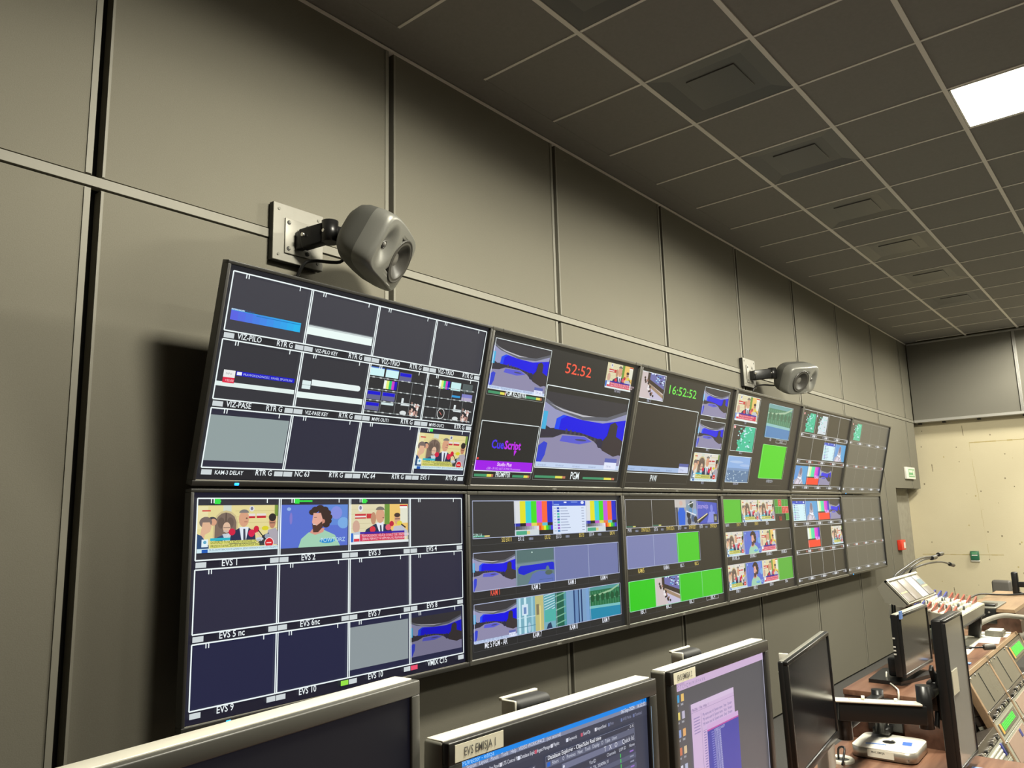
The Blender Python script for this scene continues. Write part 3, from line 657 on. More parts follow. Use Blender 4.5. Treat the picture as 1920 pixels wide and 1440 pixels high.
def mini_multi(s, kind):
    s.rect(0, 0, 1, 1, (46, 46, 48))
    def sub(x0, y0, x1, y1, c1, c2=None, sp=.5):
        s.rect(x0, y0, x1, y1, c1)
        if c2: s.rect(x0, y0+(y1-y0)*sp, x1, y1, c2)
    def barz(x0, y0, x1, y1):
        for i, c in enumerate([(240, 246, 240), (226, 240, 120), (40, 200, 120), (206, 60, 200), (30, 10, 190)]): s.rect(x0+(x1-x0)*i/5, y0, x0+(x1-x0)*(i+1)/5, y1, c)
    def cam_(x0, y0, x1, y1):
        s.rect(x0, y0, x1, y1, (100, 100, 140)); s.rect(x0+.01, y0+.01, x1-.01, y0+(y1-y0)*.45, (20, 14, 210))
    if kind == 1:
        sub(.02, .02, .25, .2, (70, 110, 200), (206, 244, 246), .12); sub(.28, .02, .5, .2, (70, 110, 200), (206, 244, 246), .12); cam_(.52, .05, .74, .23)
        barz(.27, .27, .5, .45); cam_(.02, .52, .25, .70); cam_(.27, .52, .5, .70); cam_(.02, .76, .25, .93); s.rect(.28, .74, .49, .79, (210, 230, 230))
        x0, X1 = .62, .97
    else:
        barz(.24, .08, .45, .27); sub(.48, .08, .68, .27, (200, 240, 240)); sub(.72, .08, .93, .27, (84, 96, 96)); s.rect(.52, .38, .70, .43, (50, 150, 210)); sub(.73, .32, .95, .48, (130, 130, 200), (180, 170, 200))
        s.ell(.36, .84, .075, .12, (226, 226, 226), 16); s.ell(.36, .84, .065, .105, (40, 40, 40), 16); s.line(.33, .80, .38, .87, .003, (220, 120, 110)); x0, X1 = .60, .97
    jr = random.Random(6)
    s.rect(x0, .60, x0+.04, .76, (220, 230, 232)); s.rect(x0, .70, x0+.16, .76, (220, 230, 232)); s.ell(x0+.06, .92, .06, .05, (220, 226, 226))
    for i in range(16): x = x0+.17+jr.random()*.16; y = .58+jr.random()*.38; s.poly([(x, y), (x+.03, y+.02), (x+.02, y+.10), (x-.01, y+.07)], [(226, 190, 176), (236, 232, 228), (150, 120, 110), (206, 160, 150)][i % 4])
    for y in (.235, .485, .72, .96):
        s.line(.01, y, .98, y, .0022, (150, 160, 160))
        for x in (.06, .18, .30, .43, .56, .68, .80, .92): s.rect(x, y-.012, x+.04, y+.012, (200, 206, 206))
    for x in (.26, .51, .76): s.line(x, .23, x, .95, .002, (130, 136, 138))
def viz1(s):
    n = 10
    for i in range(n): t = i/n; s.rect(.04+.9*t, .68, .04+.9*(t+1/n)+.002, .90, (int(90-60*t), int(100+90*t), int(226+14*t)))
    s.rect(.04, .65, .20, .69, (200, 226, 240)); s.rect(.04, .68, .94, .69, (40, 170, 226)); s.rect(.35, .715, .94, .73, (20, 120, 190)); s.text('INFORMACJE Z KRAJU', .05, .68, .006, (40, 90, 160))
def viz2(s): s.rect(0, .72, 1, .90, (236, 250, 246)); s.rect(0, .68, 1, .72, (196, 206, 206)); s.rect(0, .66, 1, .68, (110, 116, 120))
def pase(s):
    s.rect(.0, .76, 1, .86, (226, 240, 236)); s.rect(.07, .50, .21, .66, (236, 236, 234)); s.rect(.07, .66, .21, .78, (220, 40, 70)); s.rect(.22, .50, .98, .60, (20, 20, 196)); s.rect(.23, .515, .29, .585, (236, 240, 250)); s.text('PRAWORZADNOSC: PANEL SPOTKAN', .31, .58, .008, (190, 200, 246)); s.text('INFO', .10, .60, .007, (150, 150, 150)); s.text('+55:00', .10, .75, .008, (250, 214, 220))
def pase2(s): s.rect(0, .78, 1, .92, (232, 246, 242)); s.rect(.06, .50, .18, .70, (220, 238, 238)); s.rect(.06, .60, .18, .61, (150, 160, 160)); s.rect(.19, .46, .9, .60, (232, 244, 242)); s.ell(.9, .53, .035, .07, (232, 244, 242))
def meter(s, x0, y0, x1, y1):
    a = x0+(x1-x0)*.66; b = x0+(x1-x0)*.9
    s.rect(x0, y0, a, y1, (70, 150, 106)); s.rect(a, y0, b, y1, (226, 222, 90)); s.rect(b, y0, x1, y1, (190, 120, 90))
BG2 = (46, 45, 41)
def pic1(s):
    L = [['VIZ-PILO', 'VIZ-PILO KEY', 'VIZ-TRIO', 'VIZ-TRIO'], ['VIZ-PASE', 'VIZ-PASE KEY', 'MVPS OUT1', 'MVPS OUT2'], ['KAM-3 DELAY', 'NC 63', 'NC 64', 'EVS 1']]
    P = {(0, 0): viz1, (0, 1): viz2, (1, 0): pase, (1, 1): pase2, (1, 2): lambda q: mini_multi(q, 1), (1, 3): lambda q: mini_multi(q, 2), (2, 0): solid((146, 160, 160)), (2, 3): news_a}
    grid43(s, L, P, (40, 40, 44), cellbg=[(62, 62, 70), (52, 52, 58), (46, 46, 62)], full=((1, 2), (1, 3)), th=.0195)
    s.layer(95); s.rect(.013+.2435*3+.045, .666, .013+.2435*3+.062, .684, (60, 220, 90))
def pic1b(s):
    L = [['EVS 1', 'EVS 2', 'EVS 3', 'EVS 4'], ['EVS 5 nc', 'EVS 6nc', 'EVS 7', 'EVS 8'], ['EVS 9', 'EVS 10', 'EVS 10', 'VMIX C15']]
    P = {(0, 0): news_a, (0, 1): curly, (0, 2): news_b, (2, 2): solid((140, 150, 154)), (2, 3): lambda q: studio(q, False, .18)}
    grid43(s, L, P, (30, 29, 44), rt=False, lab_x=.30, th=.022, btn={(2, 1, 'r'): (150, 226, 70), (2, 3, 'l'): (236, 80, 110)}, cellbg=[(48, 47, 56), (42, 41, 62), (34, 36, 66)])
    s.layer(95)
    for c, wd in ((0, .018), (1, .06), (2, .02)): s.rect(.013+.2435*c+.047, .028, .013+.2435*c+.047+.016, .052, (50, 226, 70)); s.rect(.013+.2435*c+.047, .036, .013+.2435*c+.047+wd, .044, (50, 226, 70))
def pic2(s):
    s.layer(0); s.rect(0, 0, 1, 1, BG2)
    tile(s, .018, .042, .348, .370, studio, W_); s.layer(5); s.frame(.018, .370, .348, .410, .002, (150, 155, 150)); meter(s, .025, .383, .125, .400); meter(s, .235, .383, .338, .400)
    s.text('PGM REZERWA', .182, .402, .026, W_, 'C', sx=.62, bold=.01)
    s.text('52:52', .55, .174, .055, (246, 92, 66), 'C', sx=.235/text_polys('52:52', .055, 1, 'C', .005)[1], bold=.005)
    tile(s, .753, .024, .960, .222, news_b); s.layer(5); s.text('TVP INFO', .857, .246, .016, (190, 190, 210), 'C', sx=.7)
    s.layer(6); s.frame(.361, .281, .968, .868, .0045, W_); tile(s, .364, .325, .965, .862, studio)
    s.layer(5); s.frame(.361, .868, .972, .956, .002, (130, 134, 130)); meter(s, .372, .925, .575, .942); meter(s, .70, .925, .945, .942); s.text('PGM', .64, .945, .040, W_, 'C', sx=.72, bold=.01)
    tile(s, .014, .581, .346, .907, None, W_, .0035, (40, 40, 38)); s.layer(8); s.text('Cue', .090, .755, .040, (76, 50, 236), bold=.03, sx=.95); s.text('Script', .163, .755, .040, (196, 40, 236), bold=.03, sx=.92); s.poly([(.222, .765), (.238, .765), (.226, .80)], (196, 40, 236))
    s.rect(.016, .84, .345, .905, (160, 24, 230)); s.text('Studio Plus', .18, .872, .017, (240, 200, 250), 'C', bold=.03); s.text('u580 - IP:192.168.7.30 MACH:xxxxxxxx', .18, .898, .012, (220, 170, 246), 'C', sx=.9); s.rect(.022, .822, .032, .835, (230, 60, 60))
    s.frame(.014, .907, .346, .954, .002, (150, 155, 150)); meter(s, .022, .929, .125, .946); meter(s, .235, .929, .338, .946); s.text('PROMPTER', .18, .946, .025, W_, 'C', sx=.62, bold=.01)
def pic3(s):
    s.layer(0); s.rect(0, 0, 1, 1, (50, 47, 41))
    tile(s, .006, .028, .228, .247, control, W_); s.layer(5); s.text('RBC 2', .11, .272, .018, (190, 196, 220), 'C', sx=.7)
    s.text('16:52:52', .423, .168, .055, (116, 236, 84), 'C', sx=.365/text_polys('16:52:52', .055, 1, 'C', .005)[1], bold=.005)
    for (y0, y1, n, fn) in ((.037, .300, 'RBC 1', lambda q: studio(q, False)), (.345, .606, 'RBC 2', lambda q: studio(q, False)), (.657, .923, 'IVE 3', lambda q: news_a(q, False))):
        tile(s, .641, y0, .936, y1, fn, W_); s.layer(5); s.text(n, .785, y1+.028, .018, (190, 196, 220), 'C', sx=.7)
    tile(s, .007, .284, .606, .869, None, W_, .004, (54, 49, 42)); s.layer(5); s.rect(.010, .815, .603, .857, (166, 190, 226)); s.rect(.50, .772, .60, .80, (92, 100, 166)); s.rect(.50, .80, .60, .857, (206, 214, 240)); s.text('TVP info', .513, .84, .014, (140, 150, 196), sx=.75)
    for i in range(4): s.text('TEKST NA PASKU HOST', .02+i*.118, .848, .010, (120, 140, 176), sx=.5)
    s.frame(.005, .869, .606, .956, .002, (96, 94, 86)); s.text('PVW', .265, .942, .040, W_, 'C', sx=.66, bold=.01)
def pic4(s):
    s.layer(0); s.rect(0, 0, 1, 1, (52, 48, 43))
    for (y0, y1, n, fn) in ((.029, .292, 'TVP', news_b), (.339, .601, 'RBC 5', map_), (.655, .922, 'KRAKOW', city)):
        tile(s, .021, y0, .327, y1, fn, W_); s.layer(5); s.text(n, .175, y1+.027, .018, (190, 196, 220), 'C', sx=.8)
    tile(s, .470, .053, .850, .417, lambda q: street(q, True), (190, 220, 226)); s.layer(5); s.text('SID', .57, .452, .022, (220, 220, 226), 'C', sx=.8); s.frame(.66, .43, .83, .465, .002, W_); s.text('Skoczn7', .745, .457, .018, (200, 206, 216), 'C', sx=.8)
    tile(s, .471, .497, .844, .866, solid((78, 210, 30)), (170, 240, 160)); s.layer(5); s.frame(.47, .866, .845, .945, .0015, (90, 88, 80)); s.text('INTERCUE 4', .657, .912, .022, (200, 206, 220), 'C', sx=.75)
def small_grid(s, pics, bg, texts=True, fr=(206, 208, 206), t=.0045, lab=True):
    s.layer(0); s.rect(0, 0, 1, 1, bg)
    X = [.02+.24*i for i in range(5)]; Y = [(.022, .300), (.344, .618), (.664, .935)]
    for rw, (ya, yb) in enumerate(Y):
        for c in range(4):
            pic = pics.get((rw, c))
            if pic: tile(s, X[c]+.003, ya+.03, X[c+1]-.003, yb-.018, pic)
        s.layer(90); s.line(X[0], ya, X[4], ya, t, fr); s.line(X[0], yb, X[4], yb, t, fr)
        for c in (1, 2, 3): s.line(X[c], ya, X[c], yb, t, fr)
        if lab:
            for c in range(4):
                s.rect(X[c]+.002, yb+.008, X[c]+.026, yb+.034, (214, 218, 224)); s.rect(X[c+1]-.026, yb+.008, X[c+1]-.002, yb+.034, (206, 210, 216))
                s.text(['MIX', 'KAM', 'NC 6', 'LAN'][(c+rw) % 4], X[c]+.035, yb+.032, .015, (190, 194, 206) if (rw, c) != (1, 1) else (230, 90, 70), sx=.8); s.text('RTR G', X[c+1]-.034, yb+.032, .015, (190, 194, 206) if rw != 1 else (226, 130, 110), 'R', sx=.8)
def pic5(s):
    small_grid(s, {(0, 0): map_, (0, 1): lambda q: map_(q, True), (1, 2): lambda q: browser(q, True), (1, 3): ghost, (2, 0): ghost, (2, 1): bars2, (2, 2): lambda q: studio(q, False)}, (56, 52, 44))
def pic5b(s):
    small_grid(s, {(0, 0): lambda q: browser(q, True), (0, 1): ghost, (0, 2): bars2, (0, 3): lambda q: studio(q, False), (1, 1): bars2, (1, 3): lambda q: news_a(q, False)}, (56, 52, 44))
def pic6(s): small_grid(s, {(0, 0): lambda q: (map_(q))}, (84, 82, 73), fr=(150, 148, 138), t=.003)  # grey ground painted for the wash of grazing view and reflected room
def pic6b(s): small_grid(s, {}, (82, 80, 71), fr=(146, 144, 134), t=.003)  # same painted wash of grazing view and reflection
def row_tiles(s, y0, y1, y2, xs_, fns, labs, fr=(180, 190, 220), bw=(70, 70, 72), cols=None):
    for i, fn in enumerate(fns):
        tile(s, xs_[i], y0, xs_[i+1], y1, fn, fr, .003); s.layer(6); s.frame(xs_[i], y1, xs_[i+1], y2, .0018, bw)
        L = labs[i]
        if isinstance(L, str): s.text(L, (xs_[i]+xs_[i+1])/2, y2-.010, .027, (cols or {}).get(i, (232, 236, 246)), 'C', sx=.64, bold=.008)
        else:
            s.text(L[0], xs_[i]+.02, y2-.011, .023, (226, 230, 244), 'L', sx=.62); s.text(L[1], xs_[i+1]-.02, y2-.011, .023, (240, 214, 110), 'R', sx=.62)
            if len(L) > 2: s.text(L[2], xs_[i]+.085, y2-.012, .013, (180, 190, 220), 'L', sx=.6)
def pic2b(s):
    s.layer(0); s.rect(0, 0, 1, 1, (42, 42, 42)); X = [.02, .257, .497, .732, .968]
    def gsm(q): q.rect(0, 0, 1, 1, (50, 50, 50)); q.rect(.02, .93, .28, .97, (70, 170, 140)); q.rect(.28, .93, .4, .97, (220, 206, 130)); q.text('GSM-14', .02, .97, .017, (190, 230, 220), sx=.8)
    row_tiles(s, .037, .272, .314, X, [gsm, bars, browser, bars], [('', 'SI2 EXT1'), ('EXT2', 'EXT2', '1080i50'), ('EXT3', 'EXT3', '1080i50'), ('EXT4', 'EXT4', '1080i50')])
    row_tiles(s, .362, .597, .645, X, [lambda q: studio(q, False), kam2, solid((112, 120, 168)), solid((112, 120, 168))], ['KAM 1', 'KAM 2', 'KAM 3', 'KAM 4'], cols={0: (240, 90, 70)})
    row_tiles(s, .675, .909, .958, X, [studio, hall, columns, street], ['ME 5 PGM - AR', 'KAM 7', 'KAM 8', 'KAM 9'])
def pic3b(s):
    s.layer(0); s.rect(0, 0, 1, 1, (46, 43, 37)); X = [.016, .253, .490, .725, .965]
    def bl(q): q.rect(0, 0, 1, 1, (50, 46, 39)); q.rect(.04, .93, .28, .97, (60, 110, 90)); q.rect(.28, .93, .38, .97, (214, 210, 120))
    row_tiles(s, .032, .26, .306, X, [bl, bl, protest, stage], [('PVW', 'SYNTUSZ 5', '1080i50'), ('EXT6', 'SYNTUSZ 6', '1080i50'), ('EXT7', 'SYNTUSZ 7', '1080i50'), ('EXT8', 'SYNTUSZ 8', '1080i50')], fr=(206, 206, 210))
    row_tiles(s, .323, .580, .633, X[:4], [solid((122, 128, 176)), solid((122, 128, 176)), solid(GREEN)], ['KAM 5', 'KAM 6', ('RBC 5', 'RBC 5')], cols={0: (232, 206, 110)})
    row_tiles(s, .680, .911, .955, X, [solid((50, 200, 28)), control, solid((58, 196, 32)), solid((66, 198, 36))], ['RBC 1', 'RBC 2', 'RBC 3', 'RBC 4'], fr=(160, 226, 190)); s.layer(20); s.frame(.77, .917, .91, .948, .002, (206, 206, 214))
def pic4b(s):
    s.layer(0); s.rect(0, 0, 1, 1, (52, 48, 42)); X = [.016, .254, .492, .73, .968]
    row_tiles(s, .033, .262, .31, [.012, .246], [solid((84, 190, 44))], [('NAW1', 'SYNT 9')], fr=(170, 220, 150))
    row_tiles(s, .036, .262, .31, [.256, .497, .737], [lambda q: news_a(q, False)]*2, [('KRZY', 'SYNT 8'), 'EVSx'], fr=(190, 190, 186))
    s.layer(4)
    for i in range(4):
        for j in range(2):
            x, y = .756+i*.054, .034+j*.076; rd = (j, i) in ((0, 1), (1, 2), (1, 3)); s.rect(x, y, x+.054, y+.076, (206, 70, 60) if rd else (66, 150, 50)); s.frame(x, y, x+.054, y+.076, .0025, (236, 190, 176) if rd else (150, 206, 140)); s.text(str(1+i+j*4), x+.027, y+.055, .028, (244, 206, 200) if rd else (110, 190, 96), 'C', sx=.7)
    s.rect(.918, .186, .972, .262, (66, 150, 50)); s.frame(.918, .186, .972, .262, .0025, (150, 206, 140)); s.text('52:52', .83, .262, .030, (200, 60, 44), 'C', sx=.55, bold=.02)
    row_tiles(s, .353, .586, .633, X, [lambda q: news_a(q, False), curly, news_b, solid((54, 50, 43))], ['EVS RBC 26', 'EVS RBC 3', 'EVS RBC 5', 'EVS RBC 6'], fr=(206, 204, 196))
    row_tiles(s, .668, .905, .95, X, [lambda q: news_a(q, False), curly, news_b, solid((90, 176, 58))], ['EVSx 1', 'EVSx 2', 'EVSx 3', 'EVSx'], fr=(206, 204, 206))

# ------------------------------------------------------------------ the wall of displays
MX0, MP = 1.3062, 1.3324
TOPY, TOPZ, MIDY, MIDZ, BOTZ = -0.3463, 2.5135, -0.1621, 1.7694, 0.9932
def frame_mat(A, B):
    """origin at the bottom left front corner; local x along the wall, y up the display, z out of it"""
    u = (Vector(A)-Vector(B)); H = u.length; u.normalize(); x = Vector((1, 0, 0)); z = x.cross(u)
    M = Matrix((x, u, z)).transposed().to_4x4(); return M, H
LABS = {
 (0, 0): 'wall display at the top left of the wall, with a plain grey tile', (1, 0): 'wall display in the upper row showing the red 52:52 clock and purple logo',
 (2, 0): 'wall display in the upper row showing the green 16:52:52 clock', (3, 0): 'wall display in the upper row with a tall plain green tile and city view',
 (4, 0): 'wall display in the upper row, fifth along, with two small maps', (5, 0): 'washed-out grey wall display at the far end of the upper row',
 (0, 1): 'wall display at the bottom left of the wall, with a curly-haired man in a tile', (1, 1): 'wall display in the lower row with colour bars and KAM labels',
 (2, 1): 'wall display in the lower row with four plain green tiles', (3, 1): 'wall display in the lower row with small numbered red and green squares',
 (4, 1): 'wall display in the lower row, fifth along, with empty tiles in its bottom row', (5, 1): 'washed-out grey wall display at the far end of the lower row'}
PICS = {(0, 0): pic1, (1, 0): pic2, (2, 0): pic3, (3, 0): pic4, (4, 0): pic5, (5, 0): pic6, (0, 1): pic1b, (1, 1): pic2b, (2, 1): pic3b, (3, 1): pic4b, (4, 1): pic5b, (5, 1): pic6b}
for rw in (0, 1):
    for c in range(6):
        A, B = ((0, TOPY, TOPZ), (0, MIDY, MIDZ+.004)) if rw == 0 else ((0, MIDY, MIDZ-.004), (0, MIDY, BOTZ))
        M, H = frame_mat(A, B); W = MP-.003
        M = Matrix.Translation((MX0+MP*c+.0015, B[1], B[2])) @ M
        t = thing('wall_display', LABS[(c, rw)], 'display', M, 'displays mounted on the wall')
        a, sl = (.0125, 0.007) if c in (0, 5) else (.0155, 0.0155)      # side bezels
        top, bot = (.013, .019) if c in (0, 5) else (.017, .020)
        bm_ = BEZ if c in (0, 5) else BEZG
        fr = MB()
        fr.box((0, 0, -.040), (W, bot, 0), bm_, .002); fr.box((0, H-top, -.040), (W, H, 0), bm_, .002)
        fr.box((0, bot-.001, -.040), (a, H-top+.001, 0), bm_, .002); fr.box((W-a, bot-.001, -.040), (W, H-top+.001, 0), bm_, .002)
        if c not in (0, 5):
            for x in (.07, W-.07): fr.box((x-.0012, H-top+.001, -.001), (x+.0012, H+.0003, .0006), GAP)
            for y in (.13, H-.16): fr.box((-.0003, y-.001, -.001), (a-.002, y+.001, .0006), GAP)
        fr.build('bezel', t)
        MB().face([(a, bot-.0025, -.0005), (W-a, bot-.0025, -.0005), (W-a, bot+.0022, -.0065), (a, bot+.0022, -.0065)], LIP if c not in (0,5) else TRIM).build('bottom_lip', t, recalc=False)
        bk = MB(); bk.box((.012, .012, -.052), (W-.012, H-.012, -.036), BACKP, .004)
        bk.box((W*.3, H*.25, -.105), (W*.7, H*.75, -.05), BACKP, .01); bk.build('rear_housing', t)
        s = Screen(W-2*a, H-top-bot-.001); PICS[(c, rw)](s); s.build('screen', t, SCR_F if c == 5 else SCR_M, Matrix.Translation((a, bot+.001, -.0155)))
        if c in (0, 5):
            MB().box((.155 if c == 0 else .12, .004, -.001), (.172 if c == 0 else .132, .013, .0025), LEDB, .002).build('status_light', t)
        else:
            lg = MB(); pl, wd = text_polys('NEC', .0085, 1.5, 'C', .02)
            for p in pl: lg.face([(W/2+q[0], .005+q[1], .0006) for q in p], LOGO)
            lg.build('logo', t, recalc=False)
            MB().cyl((a*.5, .115, .001), .003, .004, CHROME, 'z', 10).build('status_light', t)
# wall mounts behind each display
for c in range(6):
    x = MX0+MP*(c+.5)
    t = thing('wall_bracket', 'black steel rail bracket behind the displays, mostly hidden', 'bracket', loc=(x, 0, 0), group='brackets behind the displays')
    for dx in (-.22, .22): MB().box((dx-.02, -.012, 1.1), (dx+.02, -.001, 2.45), BLKM).build('rail', t)
    for z, dp in ((1.36, .055), (1.62, .055), (1.95, .075), (2.27, .155)): MB().box((-.2, -dp, z-.02), (.2, -.008, z+.02), BLKM).build('cross_rail', t)
# ------------------------------------------------------------------ loudspeakers on wall arms
def basis(fwd, roll=0.0):
    """local x right, y up, z forward (out of the baffle)"""
    z = Vector(fwd).normalized(); x = Vector((0, 0, 1)).cross(z).normalized(); y = z.cross(x)
    M = Matrix((x, y, z)).transposed().to_4x4()
    return M @ Matrix.Rotation(roll, 4, 'Z')
def speaker(c, fwd, roll, tw, label):
    """two-way monitor lying on its side: long axis local x, woofer at -tw, tweeter at +tw"""
    t = thing('loudspeaker', label, 'loudspeaker', Matrix.Translation(c) @ basis(fwd, roll), 'grey loudspeakers above the displays')
    A, B, D = .185, .126, .235
    def ring(bm, k, sx, sy, z, n=48, e=3.6, bulge=0.0):
        vs_ = []
        for i in range(n):
            a = 2*PI*i/n; ca, sa = math.cos(a), math.sin(a)
            px = math.copysign(abs(ca)**(2/e), ca)*A*sx; py = math.copysign(abs(sa)**(2/e), sa)*B*sy
            vs_.append(bm.verts.new((px, py, z-bulge*((px/A)**2*.9+(py/B)**2*.25))))
        return vs_
    def shell(rows, m, name, cap0=False, cap1=False):
        b = MB(); k = b.mi(m); R_ = [ring(b.bm, k, *r_) for r_ in rows]
        for p, q in zip(R_, R_[1:]):
            n = len(p)
            for i in range(n):
                fc = b.bm.faces.new((p[i], p[(i+1) % n], q[(i+1) % n], q[i])); fc.material_index = k; fc.smooth = True
        for cp, rr in ((cap0, R_[0]), (cap1, R_[-1])):
            if cp: b.bm.faces.new(rr).material_index = k
        return b
    rows_f = [(1.0, 1.0, -.10, 96, 5.0, 0), (1.005, 1.01, -.085, 96, 5.0, .004), (1.0, 1.0, -.05, 96, 5.4, .012), (.985, .98, -.022, 96, 5.8, .02), (.965, .955, -.008, 96, 5.8, .022), (.93, .90, -.001, 96, 5.6, .022)]
    # front baffle as a height field with the tweeter waveguide and the woofer opening
    b = shell(rows_f, GREYSP, 'x'); k = b.mi(GREYSP)
    NX, NR = 96, 44
    wc, wr = Vector((-tw*.045, -.002)), .092; tc_, trr = Vector((tw*.112, .0)), .062
    def hz(x, y):
        z = -.001-.022*((x/A)**2*.9+(y/B)**2*.25)
        q = math.hypot((x-tc_.x)/.056, (y-tc_.y)/.098)
        if q < 1: z -= .026*(math.cos(PI*q)+1)/2
        rr = math.hypot(x-wc.x, y-wc.y)
        if rr < wr-.006: z = -.055
        return z
    prev = None
    for j in range(NR+1):
        s_ = 1-j/NR; cur = []
        for i in range(NX):
            a = 2*PI*i/NX; ca, sa = math.cos(a), math.sin(a); e = 5.6
            px = math.copysign(abs(ca)**(2/e), ca)*A*.93*s_; py = math.copysign(abs(sa)**(2/e), sa)*B*.90*s_
            cur.append(b.bm.verts.new((px, py, hz(px, py))))
        if prev:
            for i in range(NX):
                if j < NR: fc = b.bm.faces.new((prev[i], prev[(i+1) % NX], cur[(i+1) % NX], cur[i])); fc.material_index = k; fc.smooth = True
                else:
                    fc = b.bm.faces.new((prev[i], prev[(i+1) % NX], cur[i])); fc.material_index = k; fc.smooth = True
        prev = cur
    bmesh.ops.remove_doubles(b.bm, verts=b.bm.verts, dist=1e-5)
    b.build('front_enclosure', t)
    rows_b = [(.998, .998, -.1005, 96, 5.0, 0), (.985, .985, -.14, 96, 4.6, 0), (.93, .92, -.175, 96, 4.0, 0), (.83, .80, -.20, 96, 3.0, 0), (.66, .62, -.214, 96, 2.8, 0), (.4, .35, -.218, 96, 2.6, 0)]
    shell(rows_b, GREYSP_SHADE, 'x', cap1=True).build('rear_enclosure', t)
    Mw = Matrix.Translation((wc.x, wc.y, -.004))
    wo = MB(); wo.lathe([(.0945, -.034), (.0945, -.004), (.093, .003), (.088, .004), (.085, .0), (.078, .004), (.072, .003), (.066, -.002), (.030, -.022), (.026, -.023)], CONE, Mw, 40)
    wo.lathe([(.027, -.0235), (.020, -.021), (.010, -.0195), (0, -.019)], CONEC, Mw, 24)
    wo.build('woofer', t)
    Mt = Matrix.Translation((tc_.x, tc_.y, -.030))
    tb = MB(); tb.lathe([(.017, .0), (.016, .004), (.012, .003), (.011, .002)], CONE, Mt, 24); tb.lathe([(.0115, .002), (.008, .006), (0, .008)], CONEC, Mt, 20); tb.build('tweeter', t)
    lg = MB(); lg.box((.02, -B*.87, -.012), (.075, -B*.83, -.006), LOGO, .001); lg.build('badge', t)
    return t
def speaker_arm(px, pz, sp, label, dirback):
    """square plate screwed to the wall, smaller plate and an articulated black arm"""
    t = thing('speaker_mount', label, 'wall mount', loc=(px, 0, pz), group='speaker wall mounts')
    b = MB(); b.box((-.12, -.030, -.12), (.12, -.006, .12), HOLE); b.box((-.12, -.036, -.12), (.12, -.029, .12), PLATE, .002)
    for x in (-.095, .095):
        for z in (-.095, .095): b.cyl((x, -.0375, z), .006, .003, SILVS, 'y', 10)
    b.build('backing_plate', t)
    b = MB(); b.box((-.068, -.043, -.085), (.055, -.036, .062), PLATE, .001)
    for x, z in ((-.052, .045), (-.052, -.065), (.038, -.068), (.038, .045)): b.cyl((x, -.0437, z), .009, .002, HOLE, 'y', 12); b.cyl((x+.003, -.0445, z+.002), .005, .003, SILVS, 'y', 8)
    for z in (-.06, -.02, .02): b.cyl((-.007, -.045, z), .005, .005, SILVS, 'y', 8)
    b.build('arm_plate', t)
    e = Vector(sp)-Vector((px, 0, pz)); j0 = Vector((-.005, -.07, -.025)); j1 = j0+Vector(((e-j0).x*.38, -.11, .02))
    def beam(p, q, w_, h_, m):
        d_ = (q-p); L = d_.length; z = d_.normalized(); y = Vector((0, 0, 1)); x = y.cross(z).normalized(); y = z.cross(x)
        M = Matrix.Translation(p) @ Matrix((x, y, z)).transposed().to_4x4()
        return lambda b: b.box((-w_/2, -h_/2, 0), (w_/2, h_/2, L), m, .006, M)
    b = MB(); b.box((-.022, -.085, -.062), (.016, -.042, .014), BLKM, .005); beam(j0, j1, .048, .082, BLKM)(b); beam(j1-(j1-j0)*.1, e, .042, .062, BLKM)(b)
    b.cyl((j1.x, j1.y, j1.z), .034, .09, BLKM, 'z', 18); b.build('arm', t)
    b = MB(); b.cyl((j0.x, j0.y-.02, j0.z+.036), .008, .014, CHROME, 'z', 12); b.cyl((j0.x-.02, j0.y-.03, j0.z+.012), .008, .01, CHROME, 'x', 12); b.cyl((j1.x-.02, j1.y, j1.z), .007, .03, CHROME, 'x', 12); b.build('screw', t)
    c = MB(); c.tube([e+Vector((-.03, .03, -.05)), e*.75+Vector((0, 0, -.10)), e*.4+Vector((-.02, 0, -.10)), Vector((-.0, -.07, -.13)), Vector((-.02, -.045, -.22)), Vector((-.02, -.035, -.42))], .007, DARKP)
    tag(c.build('speaker_cable', None, Matrix.Translation((px, 0, pz))), 'black cable hanging from '+dirback+' loudspeaker down behind the displays', 'cable', 'cables of the loudspeakers')
SP1, F1 = (2.015, -.390, 2.681), (.459, -.749, -.478)
SP2, F2 = (6.57, -.39, 2.706), (-.244, -.85, -.467)
speaker(SP1, F1, math.radians(-3), -1, 'grey loudspeaker tilted on its arm above the top left display')
speaker(SP2, F2, math.radians(8), 1, 'grey loudspeaker further along the wall, woofer facing the camera')
speaker_arm(1.79, 2.80, Vector(SP1)-Vector(F1).normalized()*.20, 'square grey wall plate with black arm holding the near loudspeaker', 'the near')
speaker_arm(6.27, 2.785, Vector(SP2)-Vector(F2).normalized()*.20, 'square grey wall plate with black arm holding the far loudspeaker', 'the far')

# ------------------------------------------------------------------ desk and raised console
DZ = .715; RZ = .90
t = thing('control_desk', 'long walnut control desk below the wall of displays', 'desk', loc=(0, 0, 0))
b = MB(); b.box((-1.2, -2.45, DZ-.03), (3.50, -1.49, DZ), WOODT, .002); b.build('desk_top', t)
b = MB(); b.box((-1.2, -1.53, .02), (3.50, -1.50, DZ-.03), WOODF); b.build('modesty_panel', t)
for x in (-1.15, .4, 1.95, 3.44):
    MB().box((x, -2.35, .0), (x+.03, -1.53, DZ-.03), WOODF).build('leg_panel', t)
t = thing('console_riser', 'raised walnut console with slanted rack front right of the desk', 'console', loc=(0, 0, 0))
b = MB(); b.box((3.50, -1.832, RZ-.022), (6.7, -1.487, RZ), WOODT, .002); b.build('console_top', t)
b = MB(); b.prism([(-1.49, 0), (-1.49, RZ-.022), (-1.83, RZ-.022), (-2.0, .52), (-2.0, 0)], 'x', 3.503, 3.525, WOODF); b.build('side_panel', t)
